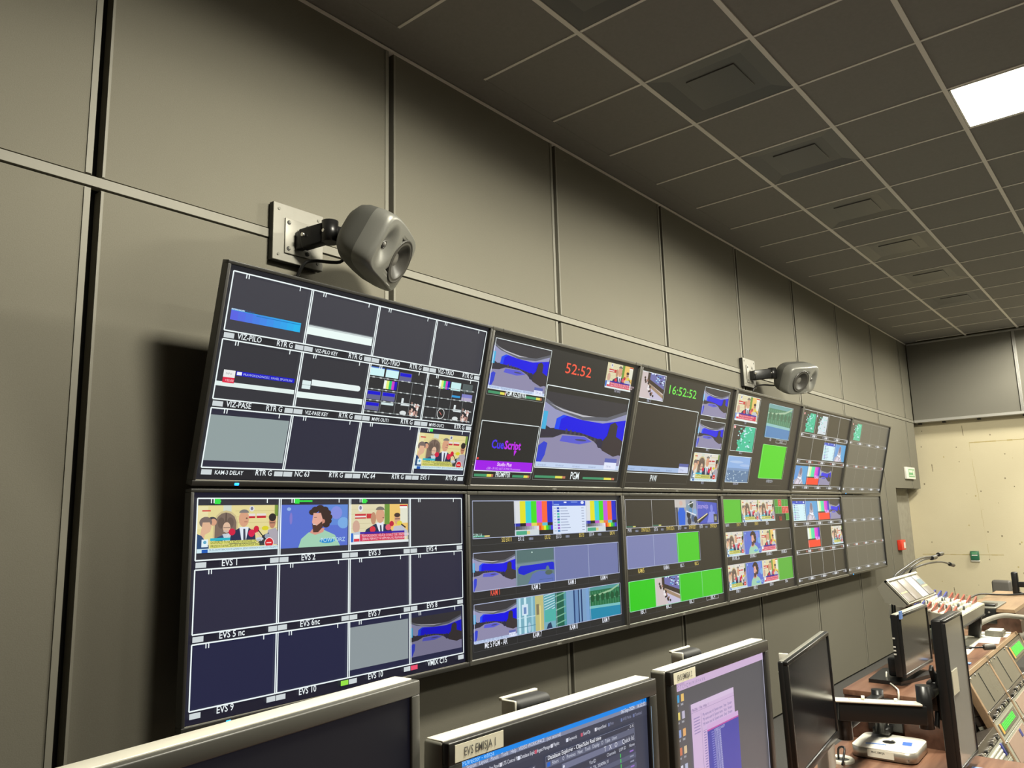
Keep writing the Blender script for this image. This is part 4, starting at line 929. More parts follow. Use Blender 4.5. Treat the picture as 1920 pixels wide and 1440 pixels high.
b = MB(); b.box((3.525, -1.505, 0), (6.7, -1.49, RZ-.022), WOODF); b.box((3.525, -2.0, 0), (6.7, -1.98, .44), WOODF); b.build('back_panel', t)
SL = math.atan2(.165, .36)                     # slope of the rack front
MSL = Matrix.Translation((0, -1.834, RZ-.004)) @ Matrix.Rotation(SL, 4, 'X')     # local: x along, -z down the slope, -y outward
# rotate so that going down (-z) moves toward -y
MSL = Matrix.Translation((0, -1.834, RZ-.004)) @ Matrix.Rotation(-SL, 4, 'X')
b = MB()
for x in (3.53, 4.03, 4.53, 5.03, 5.53): b.box((x, -.012, -.45), (x+.028, .02, 0), WOODR, .002, MSL)
b.box((3.525, -.014, -.012), (6.7, .02, .008), WOODR, .002, MSL); b.box((3.60, .10, -.42), (5.6, .11, 0), WOODF, 0, MSL)
b.build('rack_rail', t)
b = MB()
for x in (3.53, 4.03, 4.53, 5.03):
    for s_ in (.02, .165, .2, .29, .40):
        for dx in (.010, .036): b.cyl((x+dx, -.015, -s_), .0045, .005, CHROME, 'y', 8, M=MSL)
b.build('rack_screw', t)
def rack(x, s0, s1, m, label, name='rack_unit', cat='rack unit', fn=None, inset=0.0, w_=.468, grp=None):
    t = thing(name, label, cat, Matrix.Translation((x, 0, 0)) @ MSL, grp)
    MB().box((0, -.010-inset, -s1), (w_, .06, -s0), m, .0015).build('front_panel', t)
    if fn: fn(t, s0, s1, w_)
    return t
def blank(t, s0, s1, w_):
    b = MB(); b.box((w_*.42, -.012, -s1+.01), (w_*.43, -.009, -s0-.01), HOLE)
    b.build('seam', t)
    b = MB()
    for x in (.03, .13, w_-.03): b.cyl((x, -.012, -s0-.008), .005, .004, CHROME, 'y', 8)
    b.build('screw', t)
def conn(t, s0, s1, w_):
    b = MB(); r_ = random.Random(int(s0*1000))
    for i in range(11):
        x = .03+i*.039; b.box((x, -.020, -s1+.008), (x+.016, -.010, -s1+.008+r_.uniform(.008, .018)), CHROME if i % 3 else HOLE, .001)
    b.box((.05, -.0125, -s1+.003), (.2, -.010, -s1+.006), WHITE)
    b.build('connector', t)['kind'] = 'stuff'
def screen_unit(t, s0, s1, w_):
    b = MB(); b.box((.03, -.013, -s1+.016), (w_-.03, -.010, -s0-.016), PANELG); b.build('display_window', t)
    b = MB()
    for i in range(11):
        x = .085+i*.027; b.box((x, -.015, -s1+.026), (x+.013, -.012, -s0-.024), GREENE)
    b.box((.042, -.015, -s1+.020), (.062, -.012, -s0-.018), mat('orange_level', (.3, .15, .02), .4, emit=(.85, .45, .08)))
    b.build('level_bars', t)
def key_unit(seed):
    def f_(t, s0, s1, w_):
        r_ = random.Random(seed); b = MB()
        for i in range(12):
            for j in range(3): b.box((.15+i*.020, -.015, -s0-.018-j*.016), (.15+i*.020+.013, -.010, -s0-.010-j*.016), WHITE, .001)
        b.build('key', t)
        b = MB(); b.box((.03, -.013, -s1+.012), (.12, -.010, -s0-.012), HOLE); b.box((.045, -.014, -s1+.016), (.10, -.012, -s1+.034), PANELG); b.build('window', t)
        b = MB(); b.box((w_-.075, -.016, -s1+.015), (w_-.052, -.010, -s0-.008), FINB, .002); b.box((w_-.045, -.014, -s1+.012), (w_-.015, -.010, -s0-.012), HOLE, .002); b.build('blue_slider', t)
        b = MB(); b.box((.128, -.014, -s1+.006), (.133, -.010, -s0-.006), GREENL); b.build('green_line', t)
    return f_
def pink_unit(t, s0, s1, w_):
    b = MB(); b.box((.04, -.013, -s1+.02), (w_-.04, -.010, -s0-.012), mat('pale_pink_window', (.40, .27, .22), .2)); b.box((w_*.62, -.0145, -s0-.045), (w_*.70, -.012, -s0-.015), FINB); b.build('display_window', t)
rack(3.561, .215, .262, PANELD, 'dark connector strip in the leftmost rack bay, behind the portrait monitor', 'connector_strip', 'rack unit', conn)
rack(3.561, .264, .335, PANELS, 'silver rack unit with small keys and blue slider, upper of two in the leftmost bay', 'rack_unit', 'rack unit', key_unit(1))
rack(3.561, .337, .42, PANELS, 'silver rack unit with small keys, lower of two in the leftmost bay', 'rack_unit', 'rack unit', key_unit(2))
rack(4.061, .014, .165, PANELG, 'large blank grey rack panel next to the portrait monitor', 'blank_panel', 'rack panel', blank)
rack(4.061, .167, .205, PANELD, 'dark connector strip under the large blank grey panel', 'connector_strip', 'rack unit', conn)
rack(4.061, .207, .285, PANELS, 'rack unit with glowing green bar display', 'level_meter_unit', 'rack unit', screen_unit)
rack(4.061, .287, .41, PANELS, 'silver rack unit with pinkish window under the green bar display', 'rack_unit', 'rack unit', pink_unit)
rack(4.561, .014, .165, PANELG, 'blank glossy grey panel in the second full rack bay', 'blank_panel', 'rack panel', blank)
rack(4.561, .167, .205, PANELD, 'dark connector strip at the lower right edge of the picture', 'connector_strip', 'rack unit', conn)
rack(4.561, .207, .30, PANELS, 'rack unit with bluish window at the right edge of the picture', 'rack_unit', 'rack unit', pink_unit)
rack(5.061, .014, .11, PANELD, 'dark rack unit with white frame, far right under the papers', 'rack_unit', 'rack unit', screen_unit)

# ------------------------------------------------------------------ desk monitors
def desk_mon(label, R_top, L_top, hgt, dep, front, side, topm, bz, pic, sm, tilt=0.0, bot=None, flat=None, grp='desk monitors', col=True, label_txt=None, column_x=None, ctop=.006):
    """front plane through the two top corners; thing origin at the bottom left front corner"""
    Rt, Lt = Vector(R_top), Vector(L_top); x = (Rt-Lt).normalized(); W = (Rt-Lt).length
    up = Vector((0, 0, 1)); z = x.cross(up).normalized(); u = z.cross(x)
    Rm = Matrix((x, u, z)).transposed().to_4x4() @ Matrix.Rotation(tilt, 4, 'X')
    M = Matrix.Translation(Lt) @ Rm @ Matrix.Translation((0, -hgt, 0))
    t = thing('desk_monitor', label, 'monitor', M, grp)
    bot = bot or bz
    b = MB(); b.box((0, 0, -dep), (W, hgt, -.012), side, .006, seg=3); b.box((.004, hgt-.004, -dep+.004), (W-.004, hgt+.0012, -.014), topm, .001); b.build('housing', t)  # top strip paler than the sides: ceiling light painted on the housing
    b = MB(); b.box((.002, 0, -.014), (W-.002, bot, 0), front, .002); b.box((.002, hgt-bz, -.014), (W-.002, hgt, 0), front, .002)
    b.box((.002, bot-.001, -.014), (bz, hgt-bz+.001, 0), front, .002); b.box((W-bz, bot-.001, -.014), (W-.002, hgt-bz+.001, 0), front, .002); b.build('bezel', t)
    if pic:
        s = Screen(W-2*bz, hgt-bz-bot); pic(s); s.build('screen', t, sm, Matrix.Translation((bz, bot, -.0075)))
    else: MB().box((bz-.001, bot-.001, -.010), (W-bz+.001, hgt-bz+.001, -.004), sm).build('screen', t)
    if label_txt:
        b = MB(); b.box((.014, hgt-.0275, 0), (.118, hgt-.0045, .0006), LABELW); b.build('label_tape', t)
        lt = MB(); pl, wd = text_polys(label_txt, .0115, .78, 'C', .004)
        for p in pl: lt.face([(.066+q[0], hgt-.0218+q[1], .0011) for q in p], INK)
        lt.build('label_text', t, recalc=False)
    if col:
        cx = column_x if column_x is not None else W*.42
        b = MB(); b.box((cx-.05, hgt*.3-.25, -dep-.062), (cx+.05, hgt+ctop, -dep-.022), BACKP, .012, seg=3)
        b.box((cx-.052, hgt-.02, -dep-.056), (cx-.046, hgt+ctop, -dep-.026), SILV, .002); b.box((cx-.05, hgt+ctop-.004, -dep-.064), (cx+.05, hgt+ctop+.002, -dep-.056), SILV, .002); b.box((cx-.04, hgt*.45, -dep-.03), (cx+.04, hgt*.62, -dep+.002), BACKP)
        b.build('stand_column', t)
        zb = (M @ Vector((cx, 0, -dep-.04))).z
        b = MB(); b.box((cx-.045, -(zb-DZ)+.006, -dep-.055), (cx+.045, hgt*.3-.2, -dep-.028), BACKP); b.box((cx-.14, -(zb-DZ)+.004, -dep-.13), (cx+.14, -(zb-DZ)+.016, -dep+.12), BACKP, .004); b.build('stand_base', t)
    return t
def pcB(s):
    s.layer(0); s.rect(0, 0, 1, 1, (62, 64, 80)); s.rect(0, 0, 1, .030, (30, 136, 232)); s.rect(0, .030, 1, .050, (128, 134, 160)); s.rect(0, .050, 1, .105, (66, 68, 84))
    s.text('IPDirector - edit5a', .01, .025, .0065, (170, 214, 250)); s.text('Session   Layout   Panels   Tools   Help   VIDEO WORKSPACE   (not secured)', .03, .046, .0055, (214, 218, 236), sx=.9); s.text('06-Sep-2024   16:52:52', .99, .046, .0065, (224, 228, 240), 'R'); s.text('_ o x', .99, .024, .0065, (20, 60, 120), 'R')
    for i, n in enumerate(['Control Panel', 'Timeline Panel', 'LTS Control Panel', 'Database Explorer', 'Ingest Manager', 'Playlist', 'Keywords', 'Save/Clip', 'Import/Send', 'Print', 'AVID Media', 'Thumbnail']):
        x = .005+i*.081; s.rect(x, .070, x+.011, .088, [(220, 224, 240), (196, 90, 110), (214, 214, 226)][i % 3] if i < 9 else (110, 120, 160)); s.text(n, x+.014, .086, .0055, (226, 228, 240) if i < 9 else (140, 144, 170), sx=.74)
    s.rect(.0, .14, .33, 1, (52, 54, 70)); s.rect(.0, .14, .33, .165, (74, 76, 94)); s.text('_ o x', .325, .16, .007, (220, 220, 230), 'R')
    s.rect(.38, .12, .90, 1, (72, 74, 92)); s.frame(.38, .12, .90, 1, .0006, (150, 156, 180)); s.rect(.38, .12, .90, .145, (60, 62, 78)); s.text('Database Explorer - Clips/Subs Real time', .39, .139, .0065, (236, 238, 246), bold=.01); s.text('_ o x', .895, .14, .007, (220, 220, 230), 'R')
    s.rect(.38, .145, .90, .175, (96, 100, 122)); s.rect(.385, .15, .40, .17, (40, 100, 200)); s.text('Filters     O   Previous   Next   Tools   Display   O   Table   Users', .41, .168, .006, (206, 210, 226), sx=.85)
    s.rect(.46, .185, .82, .215, (112, 116, 142)); s.ell(.47, .20, .005, .008, (220, 224, 236)); s.text('T   X   O     Quick Id.', .895, .21, .008, (226, 228, 240), 'R'); s.rect(.38, .22, .90, .25, (60, 62, 78)); s.text('VarID', .61, .245, .006, (200, 204, 220)); s.text('Channels     LSM ID     Name', .895, .243, .0055, (206, 210, 224), 'R')
    for i in range(26):
        y = .255+i*.028; s.rect(.47, y, .90, y+.026, (88, 92, 116) if i % 2 else (70, 72, 92)); s.text('A_SL_TVL_20240906_%02d' % (i+1), .50 if i % 3 else .60, y+.021, .0055, (214, 218, 234), sx=.8); s.rect(.797, y+.002, .802, y+.022, (70, 206, 90)); s.rect(.86, y+.008, .885, y+.016, (150, 110, 200) if i % 3 == 0 else (140, 144, 166))
    s.rect(.38, .255, .46, 1, (64, 66, 84)); s.line(.997, .05, .997, 1, .001, (150, 180, 210))
def pcC(s):
    s.layer(0); s.rect(0, 0, 1, 1, (92, 90, 94)); s.rect(0, 0, 1, .062, (206, 178, 212)); s.line(.994, 0, .994, 1, .0018, (206, 206, 230)); s.text('tyres system', .01, .025, .006, (150, 120, 160)); s.text('O T C F Q M I M I F F A X K', .03, .052, .008, (150, 130, 170))
    for i, c in enumerate([(70, 160, 210), (230, 190, 110), (226, 206, 110), (190, 184, 206), (140, 160, 210), (226, 170, 110), (206, 120, 90), (214, 190, 150), (206, 206, 220), (180, 186, 210)]):
        x = .015 if i % 2 == 0 else .058; y = .085+(i//2)*.115; s.rect(x, y, x+.026, y+.05, c); s.text('Intel', x-.004, y+.075, .0055, (220, 220, 230), sx=.8)
    s.rect(.14, .18, .60, .78, (206, 180, 214)); s.rect(.14, .18, .60, .215, (212, 190, 220)); s.rect(.14, .24, .60, .2415, (120, 100, 150)); s.rect(.235, .26, .237, .78, (120, 100, 150)); s.rect(.245, .39, .60, .392, (120, 100, 150)); s.text('FileZilla     File   Help   ?', .15, .232, .006, (90, 80, 130))
    for i in range(6): s.rect(.16, .28+i*.02, .22, .287+i*.02, (150, 130, 180))
    for i in range(3): s.text('My name user Id  System name   Stop   Stream', .25, .29+i*.032, .0065, (100, 90, 150), sx=.9)
    for i in range(20): s.rect(.25, .40+i*.018, .275, .406+i*.018, (130, 110, 170))
    s.rect(.28, .375, .625, .93, (72, 72, 164)); s.rect(.28, .36, .625, .395, (206, 170, 214)); s.rect(.28, .395, .625, .405, (190, 80, 160))
    for i in range(22): s.rect(.32, .42+i*.016, .345, .426+i*.016, (140, 140, 206)); s.text('0 01 00 5 8D' if i else 'WYBIERZ ID KASETY', .35, .428+i*.016, .0055, (206, 206, 234), sx=.8)
    s.text('RESTART', .33, .83, .0055, (190, 190, 226)); s.rect(.28, .88, .625, .93, (196, 190, 200))
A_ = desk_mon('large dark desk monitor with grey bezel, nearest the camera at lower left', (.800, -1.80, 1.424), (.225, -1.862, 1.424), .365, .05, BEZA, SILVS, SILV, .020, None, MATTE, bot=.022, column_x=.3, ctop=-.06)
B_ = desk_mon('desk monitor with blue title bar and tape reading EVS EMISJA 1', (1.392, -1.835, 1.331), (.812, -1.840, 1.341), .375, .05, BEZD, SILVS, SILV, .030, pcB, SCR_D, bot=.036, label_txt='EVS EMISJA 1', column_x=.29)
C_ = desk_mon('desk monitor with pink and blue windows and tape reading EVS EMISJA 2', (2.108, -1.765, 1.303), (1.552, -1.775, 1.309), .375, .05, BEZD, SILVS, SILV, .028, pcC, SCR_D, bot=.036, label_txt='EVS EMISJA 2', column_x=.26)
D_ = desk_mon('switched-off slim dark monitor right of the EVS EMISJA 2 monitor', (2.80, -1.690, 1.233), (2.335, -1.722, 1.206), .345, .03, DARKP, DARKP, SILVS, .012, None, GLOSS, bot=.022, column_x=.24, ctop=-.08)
# monitor in portrait on an articulated arm, its edge toward the camera
tE = desk_mon('portrait monitor seen nearly edge-on, held by a black arm, with sticky note', (3.40, -1.985, 1.252), (3.128, -1.980, 1.248), .50, .046, DARKP, BLKM, BLKM, .010, None, mat('portrait_screen_glare', (.42, .41, .36), .16, spec=1.0), bot=.012, col=False)  # dark screen painted pale grey to stand for its reflection
MB().box((.03, .245, -.003), (.11, .325, -.0022), LABELW).build('sticky_note', tE)
t = thing('articulated_bracket', 'black articulated arm with cream top strip reaching to the portrait monitor', 'monitor arm', loc=(0, 0, 0))
MB().box((3.470, -1.715, .762), (3.499, -1.585, .885), DARKP, .004).build('clamp_plate', t)
b = MB(); b.box((3.40, -1.68, .765), (3.472, -1.62, .79), DARKP, .004); b.cyl((3.41, -1.65, .853), .022, .16, BLKM, 'z', 20); b.build('pole', t)
def beam(p, q, w_, h_, m, b, bev=.006):
    p, q = Vector(p), Vector(q); d_ = q-p; L = d_.length; z = d_.normalized(); y = Vector((0, 0, 1)); x = y.cross(z).normalized(); y = z.cross(x)
    b.box((-w_/2, -h_/2, 0), (w_/2, h_/2, L), m, bev, Matrix.Translation(p) @ Matrix((x, y, z)).transposed().to_4x4())
b = MB(); beam((3.42, -1.65, .90), (2.90, -1.675, .905), .045, .032, BLKM, b); b.build('lower_arm', t)
b = MB(); beam((2.885, -1.665, .960), (3.045, -1.905, .945), .048, .062, BLKM, b, .004); b.cyl((2.90, -1.68, .93), .026, .13, BLKM, 'z', 20); b.build('upper_arm', t)
b = MB(); beam((2.875, -1.655, .9945), (3.035, -1.895, .9795), .05, .007, SILV, b, .002); b.cyl((2.935, -1.74, 1.0), .006, .012, WHITE, 'z', 10); b.cyl((2.995, -1.83, .99), .006, .012, WHITE, 'z', 10); b.build('arm_cover', t)
b = MB(); b.cyl((3.055, -1.905, .968), .024, .14, BLKM, 'z', 20); b.cyl((3.12, -1.905, 1.0), .022, .12, BLKM, 'x', 20); b.box((3.17, -1.922, .93), (3.23, -1.888, 1.03), BLKM, .006); b.build('knuckle', t)
MB().box((3.18, -1.925, .90), (3.33, -1.919, 1.06), BLKM, .002).build('mounting_plate', t)
for s_ in (-1, 1):
    b = MB(); beam((3.16, -1.912, .98-s_*.10), (3.29, -1.912, .98+s_*.10), .012, .028, BLKM, b, .002); b.build('cross_strut', t)
b = MB()
for x, z in ((3.19, .905), (3.32, .905), (3.19, 1.055), (3.32, 1.055)): b.cyl((x, -1.912, z), .005, .01, CHROME, 'y', 8)
b.build('screw', t)

# ------------------------------------------------------------------ small computer on the desk
def rrect(w_, h_, r_, n=8):
    P = []
    for cx, cy, a0 in ((w_/2-r_, h_/2-r_, 0), (-w_/2+r_, h_/2-r_, PI/2), (-w_/2+r_, -h_/2+r_, PI), (w_/2-r_, -h_/2+r_, 1.5*PI)):
        for i in range(n+1): a = a0+PI/2*i/n; P.append((cx+r_*math.cos(a), cy+r_*math.sin(a)))
    return P
t = thing('small_computer', 'flat square silver computer with pale top on the desk', 'computer', Matrix.Translation((3.345, -1.695, DZ)) @ Matrix.Rotation(math.radians(1.5), 4, 'Z') @ Matrix.Scale(1.15, 4))
b = MB(); b.prism(rrect(.197, .197, .032), 'z', .004, .0345, ALUS, .0)
for fc in b.bm.faces: fc.smooth = len(fc.verts) == 4
b.prism(rrect(.180, .180, .028), 'z', .0, .004, HOLE); b.build('body', t)
b = MB(); b.prism(rrect(.1968, .1968, .032), 'z', .0345, .036, ALU); b.build('top_cover', t)
# logo: bitten fruit
def fruit(sc):
    body = []
    for i in range(40):
        a = 2*PI*i/40; x = math.sin(a)*.5; y = math.cos(a)*.5
        y *= 1.0-.0*x; y -= .10*math.exp(-(x/.12)**2)*(1 if y > 0 else -.6)
        x *= 1.0 if y > -.1 else 1.0-.28*((-.1-y)/.4)
        dx, dy = x-.56, y-.06
        q = math.hypot(dx, dy)
        if q < .20: x, y = .56+dx/q*.20 if q else x, .06+dy/q*.20 if q else y
        body.append((x*sc, y*sc))
    leaf = [(.02*sc, .47*sc), (.02*sc, .58*sc), (.10*sc, .70*sc), (.20*sc, .74*sc), (.20*sc, .63*sc), (.12*sc, .51*sc)]
    return body, leaf
bo, le = fruit(.042); Rl = Matrix.Rotation(math.radians(-90), 4, 'Z')
b = MB()
for pl in (bo, le): b.face([tuple(Rl @ Vector((p[0], p[1], .0364))) for p in pl], DARKP)
b.build('logo', t, recalc=False)
b = MB(); b.box((-.0992, -.035, .009), (-.0984, .045, .031), PAPER); b.build('paper_label', t)
lt = MB(); pl, wd = text_polys('MAC EMISJA', .006, .9, 'C', .01)
for p in pl: lt.face([(-.0995, .012-q[0], .022+q[1]) for q in p], INK)
lt.build('label_text', t, recalc=False)
MB().cyl((-.0988, -.078, .014), .0018, .001, HOLE, 'x', 8).build('status_light', t)
b = MB(); b.box((-.02, -.068, .036), (.022, -.040, .0366), BLUET, 0, Matrix.Rotation(math.radians(8), 4, 'Z')); b.build('tape', t)
b = MB(); b.tube([(-.055, .060, .0368), (-.045, .035, .0368), (-.042, .0, .0368)], .0022, BLUEL, 6); b.build('pen_stroke', t)
c = MB(); c.tube([(3.46, -1.66, .735), (3.475, -1.665, .80), (3.485, -1.70, .86), (3.50, -1.705, .912), (3.60, -1.67, .907), (3.74, -1.60, .906), (3.79, -1.585, .93)], .0035, PAPER)
tag(c.build('white_cable'), 'thin white cable looping over the console edge to the silver computer', 'cable')
# grommet, tape scraps
t = thing('cable_grommet', 'round pale cable grommet set in the desk top beside the slim dark monitor', 'grommet', loc=(3.15, -1.575, DZ))
MB().lathe([(.030, .0), (.030, .010), (.042, .012), (.046, .008), (.046, 0)], SILV, Matrix.Identity(4), 28).build('ring', t)
MB().cyl((0, 0, .003), .030, .004, HOLE, 'z', 24).build('opening', t)
c = MB(); c.tube([(3.15, -1.565, .722), (3.145, -1.57, .76), (3.12, -1.60, .77), (3.08, -1.60, .722)], .004, DARKP, 8); tag(c.build('black_cable'), 'short black cable coming out of the round desk grommet', 'cable')
tag(MB().box((3.60-.29, -2.02, DZ), (3.35, -1.97, DZ+.001), BLUEL).build('tape_scrap'), 'scrap of light blue tape on the desk beside the silver computer', 'tape')
t = thing('paper_sleeve', 'white plastic cover standing on the desk behind the slim dark monitor', 'cover', loc=(2.86, -1.62, DZ))
MB().prism([(0, 0), (.0, .27), (.02, .27), (.075, .18), (.075, .05), (.03, 0)], 'y', -.01, .03, WHITE, .002).build('cover', t)

# ------------------------------------------------------------------ things on the raised console
t = desk_mon('glossy monitor on the raised console with blue tape on its corner', (4.11, -1.705, 1.192), (3.665, -1.698, 1.192), .255, .042, DARKP, DARKP, CREAM, .012, None, mat('console_screen_gloss', (.05, .045, .035), .12, spec=.9), bot=.014, col=False, grp='console monitors')
b = MB(); b.box((.10, -.018, -.10), (.16, .06, -.055), DARKP, .008); b.prism([(.02, -.03), (.02, -.16), (.30, -.18), (.34, .05)], 'y', -.037, -.022, DARKP, 0, Matrix.Rotation(0, 4, 'X')); b.build('stand', t)
b = MB(); b.box((-.004, .238, -.004), (.028, .270, .002), BLUEL); b.build('tape', t)
b = MB()
for z in (.09, .105, .12, .155): b.box((-.001, z, -.04), (.0005, z+.006, -.030), WHITE)
b.build('button', t)
# tilted control surface with four strips, on a stand behind the monitor
def tilted(A, Bp, Dp):
    """origin A (top left), x toward Bp, -y toward Dp"""
    A, Bp, Dp = Vector(A), Vector(Bp), Vector(Dp); x = (Bp-A).normalized(); y = (A-Dp); y = (y-x*y.dot(x)).normalized(); z = x.cross(y)
    return Matrix.Translation(A) @ Matrix((x, y, z)).transposed().to_4x4(), (Bp-A).length, (Dp-A).length
M, W, H = tilted((4.04, -1.55, 1.302), (4.61, -1.55, 1.302), (3.965, -1.628, 1.214))
t = thing('meter_panel', 'cream metal panel with four tilted strips behind the console monitor', 'meter panel', M)
b = MB(); b.prism([(0, -.005), (-H, -.005), (-H, -.028), (-H*.5, -.075), (0, -.05)], 'x', 0, W, CREAM); b.box((0, -H, -.01), (.012, 0, .004), CREAM, .001); b.box((0, -.012, -.01), (W, 0, .004), CREAM, .001)
b.build('housing', t)
for i in range(4):
    x0 = .03+i*(W-.04)/4; x1 = x0+(W-.04)/4-.012; m_ = [PANELG, PANELG, PAPER, PANELG][i]
    b = MB(); b.box((x0, -H+.006, -.006), (x1, -.018, .001), mat('strip_window_%d' % i, [(.19, .165, .15), (.20, .175, .155), (.48, .50, .50), (.17, .155, .14)][i], .35), .001)
    if i in (0, 3): b.box((x0+.01, -H*.62, .001), (x1-.01, -H*.58, .0018), mat('yellow_line_%d' % i, (.6, .65, .15), .4, emit=(.45, .5, .1)))
    if i == 3: b.box((x0+.01, -H*.52, .001), (x1-.02, -H*.30, .0017), mat('strip_blue_patch', (.10, .16, .20), .4))
    b.build('strip', t)
MB().box((4.27, -1.60, RZ), (4.30, -1.57, 1.19), DARKP).build('post', t, M.inverted())
# audio mixer on dark legs
M, W, H = tilted((4.55, -1.42, 1.135), (5.24, -1.42, 1.135), (4.42, -1.72, 1.092))
t = thing('audio_mixer', 'sloping cream audio mixer crowded with silver, blue and red knobs', 'audio mixer', M)
b = MB(); b.prism([(0, 0), (-H, 0), (-H, -.06), (-H*.3, -.07), (0, -.07)], 'x', 0, W, CREAM, .003); b.build('body', t)
for x in (.03, W-.07):
    MB().box((x, -H*.98, -.186), (x+.045, -H*.80, -.058), DARKP, .003).build('leg', t); MB().box((x, -H*.25, -.215), (x+.045, -H*.1, -.068), DARKP, .003).build('leg', t)
MB().box((0, -H-.004, -.066), (W, -H*.7, -.058), DARKP).build('base_rail', t)
r_ = random.Random(8)
for kind, m1, m2, xx in (('near', FINB, FINR, .02), ('far', FINB, FINR, W*.80)):
    for i in range(10):
        y = -.02-i*.030
        b = MB(); b.prism([(0, 0), (.12, 0), (.12, .030), (.108, .034), (0, .006)], 'y', -.0035, .0035, m1 if i < 5 else m2, 0, Matrix.Translation((xx+.012*i*0, y, .0)))
        b.build('blue_fader_cap' if i < 5 else 'red_fader_cap', t)
b = MB()
for i in range(12):
    for j in range(9):
        x = .145+i*.033+r_.uniform(-.004, .004); y = -.022-j*.034+r_.uniform(-.005, .005)
        if x > W*.78: continue
        b.cyl((x, y, .010), .007, .022, [KNOBS, KNOBS, WHITE, KNOBD][r_.randint(0, 3)], 'z', 10, r2=.005)
b.build('knob', t)['kind'] = 'stuff'
# second raised block, boxes and the things on it
t = thing('console_block', 'dark brown raised box on the console with a light wood top', 'console', loc=(0, 0, 0))
b = MB(); b.prism([(-1.592, RZ), (-1.592, 1.012), (-1.850, 1.012), (-1.872, .965), (-1.872, RZ)], 'x', 5.51, 6.62, WOODF); b.build('body', t)
b = MB(); b.prism([(-1.587, 1.012), (-1.587, 1.030), (-1.848, 1.030), (-1.852, 1.012)], 'x', 5.50, 6.63, WOODR); b.build('top', t)
t = thing('clamp_plate', 'black steel clamp plate screwed over the edge of the brown console box', 'clamp', loc=(5.50, -1.715, 1.03))
MB().box((-.012, -.04, -.085), (-.001, .035, .002), BLKM, .003).build('face_plate', t)
b = MB(); b.box((-.012, -.045, .0), (.35, .075, .010), SILVS, .003); b.box((.02, -.035, .010), (.12, .05, .024), DARKP, .004); b.build('top_plate', t)
b = MB(); b.cyl((-.014, -.005, -.02), .006, .006, CHROME, 'x', 10); b.cyl((-.014, -.005, -.05), .006, .006, CHROME, 'x', 10); b.build('screw', t)
c = MB(); c.tube([(5.0, -1.52, 1.10), (5.5, -1.55, 1.045), (6.0, -1.58, 1.06), (6.2, -1.66, 1.045), (6.3, -1.75, 1.04), (6.5, -1.90, 1.05)], .006, DARKP, 8); tag(c.build('black_cable'), 'black cable running over the light wood top of the console box', 'cable')
c = MB(); c.tube([(5.28, -1.645, .915), (5.30, -1.685, .955), (5.36, -1.735, .985), (5.40, -1.80, 1.005), (5.44, -1.86, 1.0), (5.5, -1.95, .985)], .014, CABLEG, 10)
tag(c.build('cable_sleeve'), 'thick grey braided cable sleeve arching in front of the brown console box', 'cable')
t = thing('power_brick', 'flat black box with grey sides lying on white sheets', 'power supply', loc=(5.33, -1.765, RZ+.003))
MB().prism([(-.05, -.045), (.05, -.045), (.06, 0), (.05, .045), (-.05, .045), (-.06, 0)], 'z', 0, .026, SILVS, .002).build('body', t)
MB().box((-.05, -.04, .026), (.045, .03, .034), WHITE, .003).build('lid', t)
def sheet(label, pts, z, m=PAPER):
    b = MB(); b.prism(pts, 'z', z, z+.0015, m); tag(b.build('paper_sheet'), label, 'paper', 'papers on the console')
sheet('white sheet under the flat black box on the console', [(5.43, -1.64), (5.20, -1.68), (5.30, -1.84), (5.52, -1.815)], RZ)
sheet('white sheet with small print at the console edge', [(5.23, -1.60), (5.26, -1.80), (5.03, -1.825), (5.02, -1.73), (4.76, -1.74), (4.90, -1.64)], RZ)
sheet('pale yellow sheet nearest the microphone', [(4.88, -1.64), (4.86, -1.745), (4.60, -1.755), (4.66, -1.65)], RZ, LABELW)
t = thing('paper_stack', 'white stack of papers under the audio mixer', 'paper', loc=(5.02, -1.48, RZ))
MB().box((0, -.0, 0), (.35, -.12, .05), PAPER, .002).build('stack', t)
c = thing('gooseneck_microphone', 'short black gooseneck microphone with grey foam lying over the papers', 'microphone', loc=(0, 0, 0))
b = MB(); b.tube([(4.30, -1.74, RZ+.02), (4.38, -1.745, .948), (4.47, -1.765, .951), (4.55, -1.842, .951)], .0042, DARKP); b.cyl((4.30, -1.74, RZ+.012), .022, .024, DARKP, 'z', 16); b.build('gooseneck', c)
b = MB(); b.tube([(4.545, -1.838, .951), (4.555, -1.846, .951), (4.59, -1.868, .951), (4.60, -1.875, .951)], lambda q: .015 if .15 < q < .85 else .010, SEATG, 12); b.build('foam_cap', c)
tag(MB().box((4.325, -1.812, RZ), (4.36, -1.785, RZ+.006), BLUEL, .002).build('tape_scrap'), 'crumpled light blue tape on the console edge', 'tape')
# gooseneck lamps/microphones above the meter panel
def goose(label, pts, head):
    t = thing('gooseneck_microphone', label, 'microphone', loc=pts[0], group='thin gooseneck microphones')
    P = [Vector(p)-Vector(pts[0]) for p in pts]
    MB().tube(P, .0052, DARKP, 8).build('gooseneck', t)
    b = MB(); d_ = (P[-1]-P[-2]).normalized(); b.tube([P[-1]-d_*.02, P[-1]+d_*.03, P[-1]+d_*.05, P[-1]+d_*.09], head, DARKP, 10, 3); b.build('capsule', t)
goose('uppermost thin gooseneck microphone arching over the meter panel', [(4.36, -1.48, RZ), (4.38, -1.48, 1.15), (4.42, -1.485, 1.275), (4.656, -1.50, 1.325), (4.954, -1.50, 1.350), (5.22, -1.50, 1.346), (5.42, -1.50, 1.348)], .012)
goose('second thin gooseneck microphone just under the uppermost one', [(4.50, -1.46, RZ), (4.50, -1.46, 1.15), (4.56, -1.475, 1.27), (4.76, -1.50, 1.318), (5.0, -1.50, 1.338), (5.24, -1.50, 1.338)], .013)
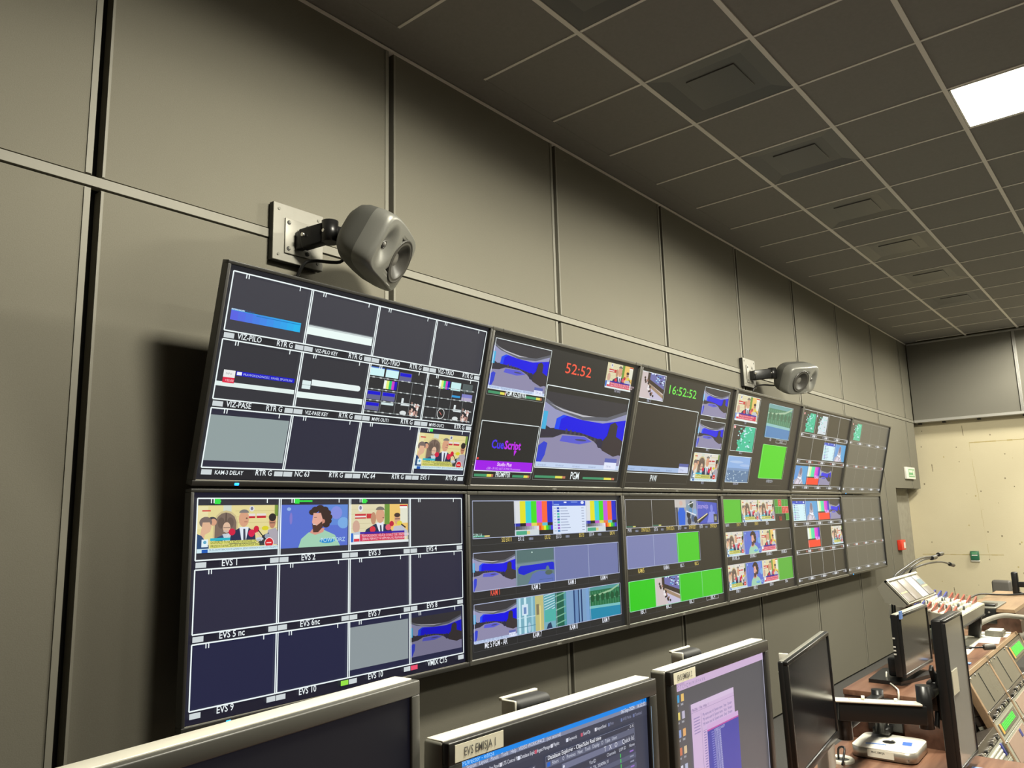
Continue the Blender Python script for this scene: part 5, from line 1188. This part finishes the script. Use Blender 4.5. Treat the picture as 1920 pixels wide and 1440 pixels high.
goose('lowest thin gooseneck microphone reaching furthest right', [(4.72, -1.45, RZ), (4.72, -1.45, 1.15), (4.74, -1.49, 1.285), (4.877, -1.50, 1.309), (5.151, -1.50, 1.312), (5.463, -1.50, 1.301), (5.70, -1.50, 1.272)], .012)

# ------------------------------------------------------------------ far end
t = thing('office_chair', 'grey leather office chair behind the console at the far end', 'chair', Matrix.Translation((9.5, -1.185, -.13)) @ Matrix.Rotation(math.radians(-10), 4, 'Z'))
b = MB(); b.box((-.03, -.10, .60), (.05, .10, 1.0), SEATG, .028, seg=4)
for v in b.bm.verts:
    if v.co.z > .75: v.co.y *= 1.0-.10*(v.co.z-.75)/.25
b.build('backrest', t)
b = MB(); b.box((-.45, -.23, .44), (0.0, .23, .52), SEATG, .03, seg=3); b.build('seat', t)
b = MB(); b.cyl((-.22, 0, .27), .025, .34, DARKP, 'z', 14); b.box((-.06, -.03, .48), (.06, .03, .7), DARKP, .006); b.build('column', t)
for i in range(5):
    a = 2*PI*i/5; b = MB(); b.tube([(-.22, 0, .10), (-.22+.28*math.cos(a), .28*math.sin(a), .06)], .016, DARKP, 8, 0); b.cyl((-.22+.28*math.cos(a), .28*math.sin(a), .03), .03, .03, DARKP, 'x', 12); b.build('leg', t)
t = thing('monitor_pole', 'tall black monitor pole with side bracket at the right edge', 'pole', loc=(6.42, -1.742, 1.03))
b = MB(); b.box((-.025, -.019, 0), (.025, .019, .15), BLKM, .008); b.build('pole', t)
b = MB(); b.box((-.02, -.16, .050), (.02, -.015, .085), BLKM, .003); b.prism([(-.06, 0), (.02, 0), (.02, .04)], 'x', -.02, .02, BLKM); b.build('bracket', t)
t = thing('safety_sign', 'small white sign box with green print on the side wall near the far end', 'sign', loc=(11.088, -.001, 1.99))
MB().box((0, -.03, 0), (.44, 0, .155), WHITE, .004).build('box', t)
b = MB(); b.box((.10, -.0315, .025), (.40, -.030, .13), GREENL); b.box((.12, -.0325, .085), (.30, -.0315, .115), WHITE); b.box((.12, -.0325, .040), (.30, -.0315, .052), WHITE); b.box((.32, -.0325, .04), (.37, -.0315, .115), WHITE); b.build('print', t)
t = thing('fire_call_point', 'small red fire call point at the edge of the fabric panels', 'call point', loc=(10.40, -.001, 1.115))
MB().box((0, -.05, 0), (.19, 0, .12), REDP, .005).build('box', t); MB().box((.10, -.0515, .02), (.17, -.050, .09), WHITE).build('label', t)
t = thing('door_release_point', 'small green release box on the beige end wall', 'call point', loc=(12.019, -.485, .915))
MB().box((-.045, -.098, 0), (-.0, .0, .115), GREENP, .005).build('box', t)
b = MB(); b.box((-.047, -.082, .082), (-.045, -.016, .098), GREENL); b.box((-.047, -.082, .058), (-.045, -.016, .068), WHITE); b.build('print', t)
MB().box((-.030, -.10, -.02), (0, .002, .0), WHITE, .003).build('back_box', t)
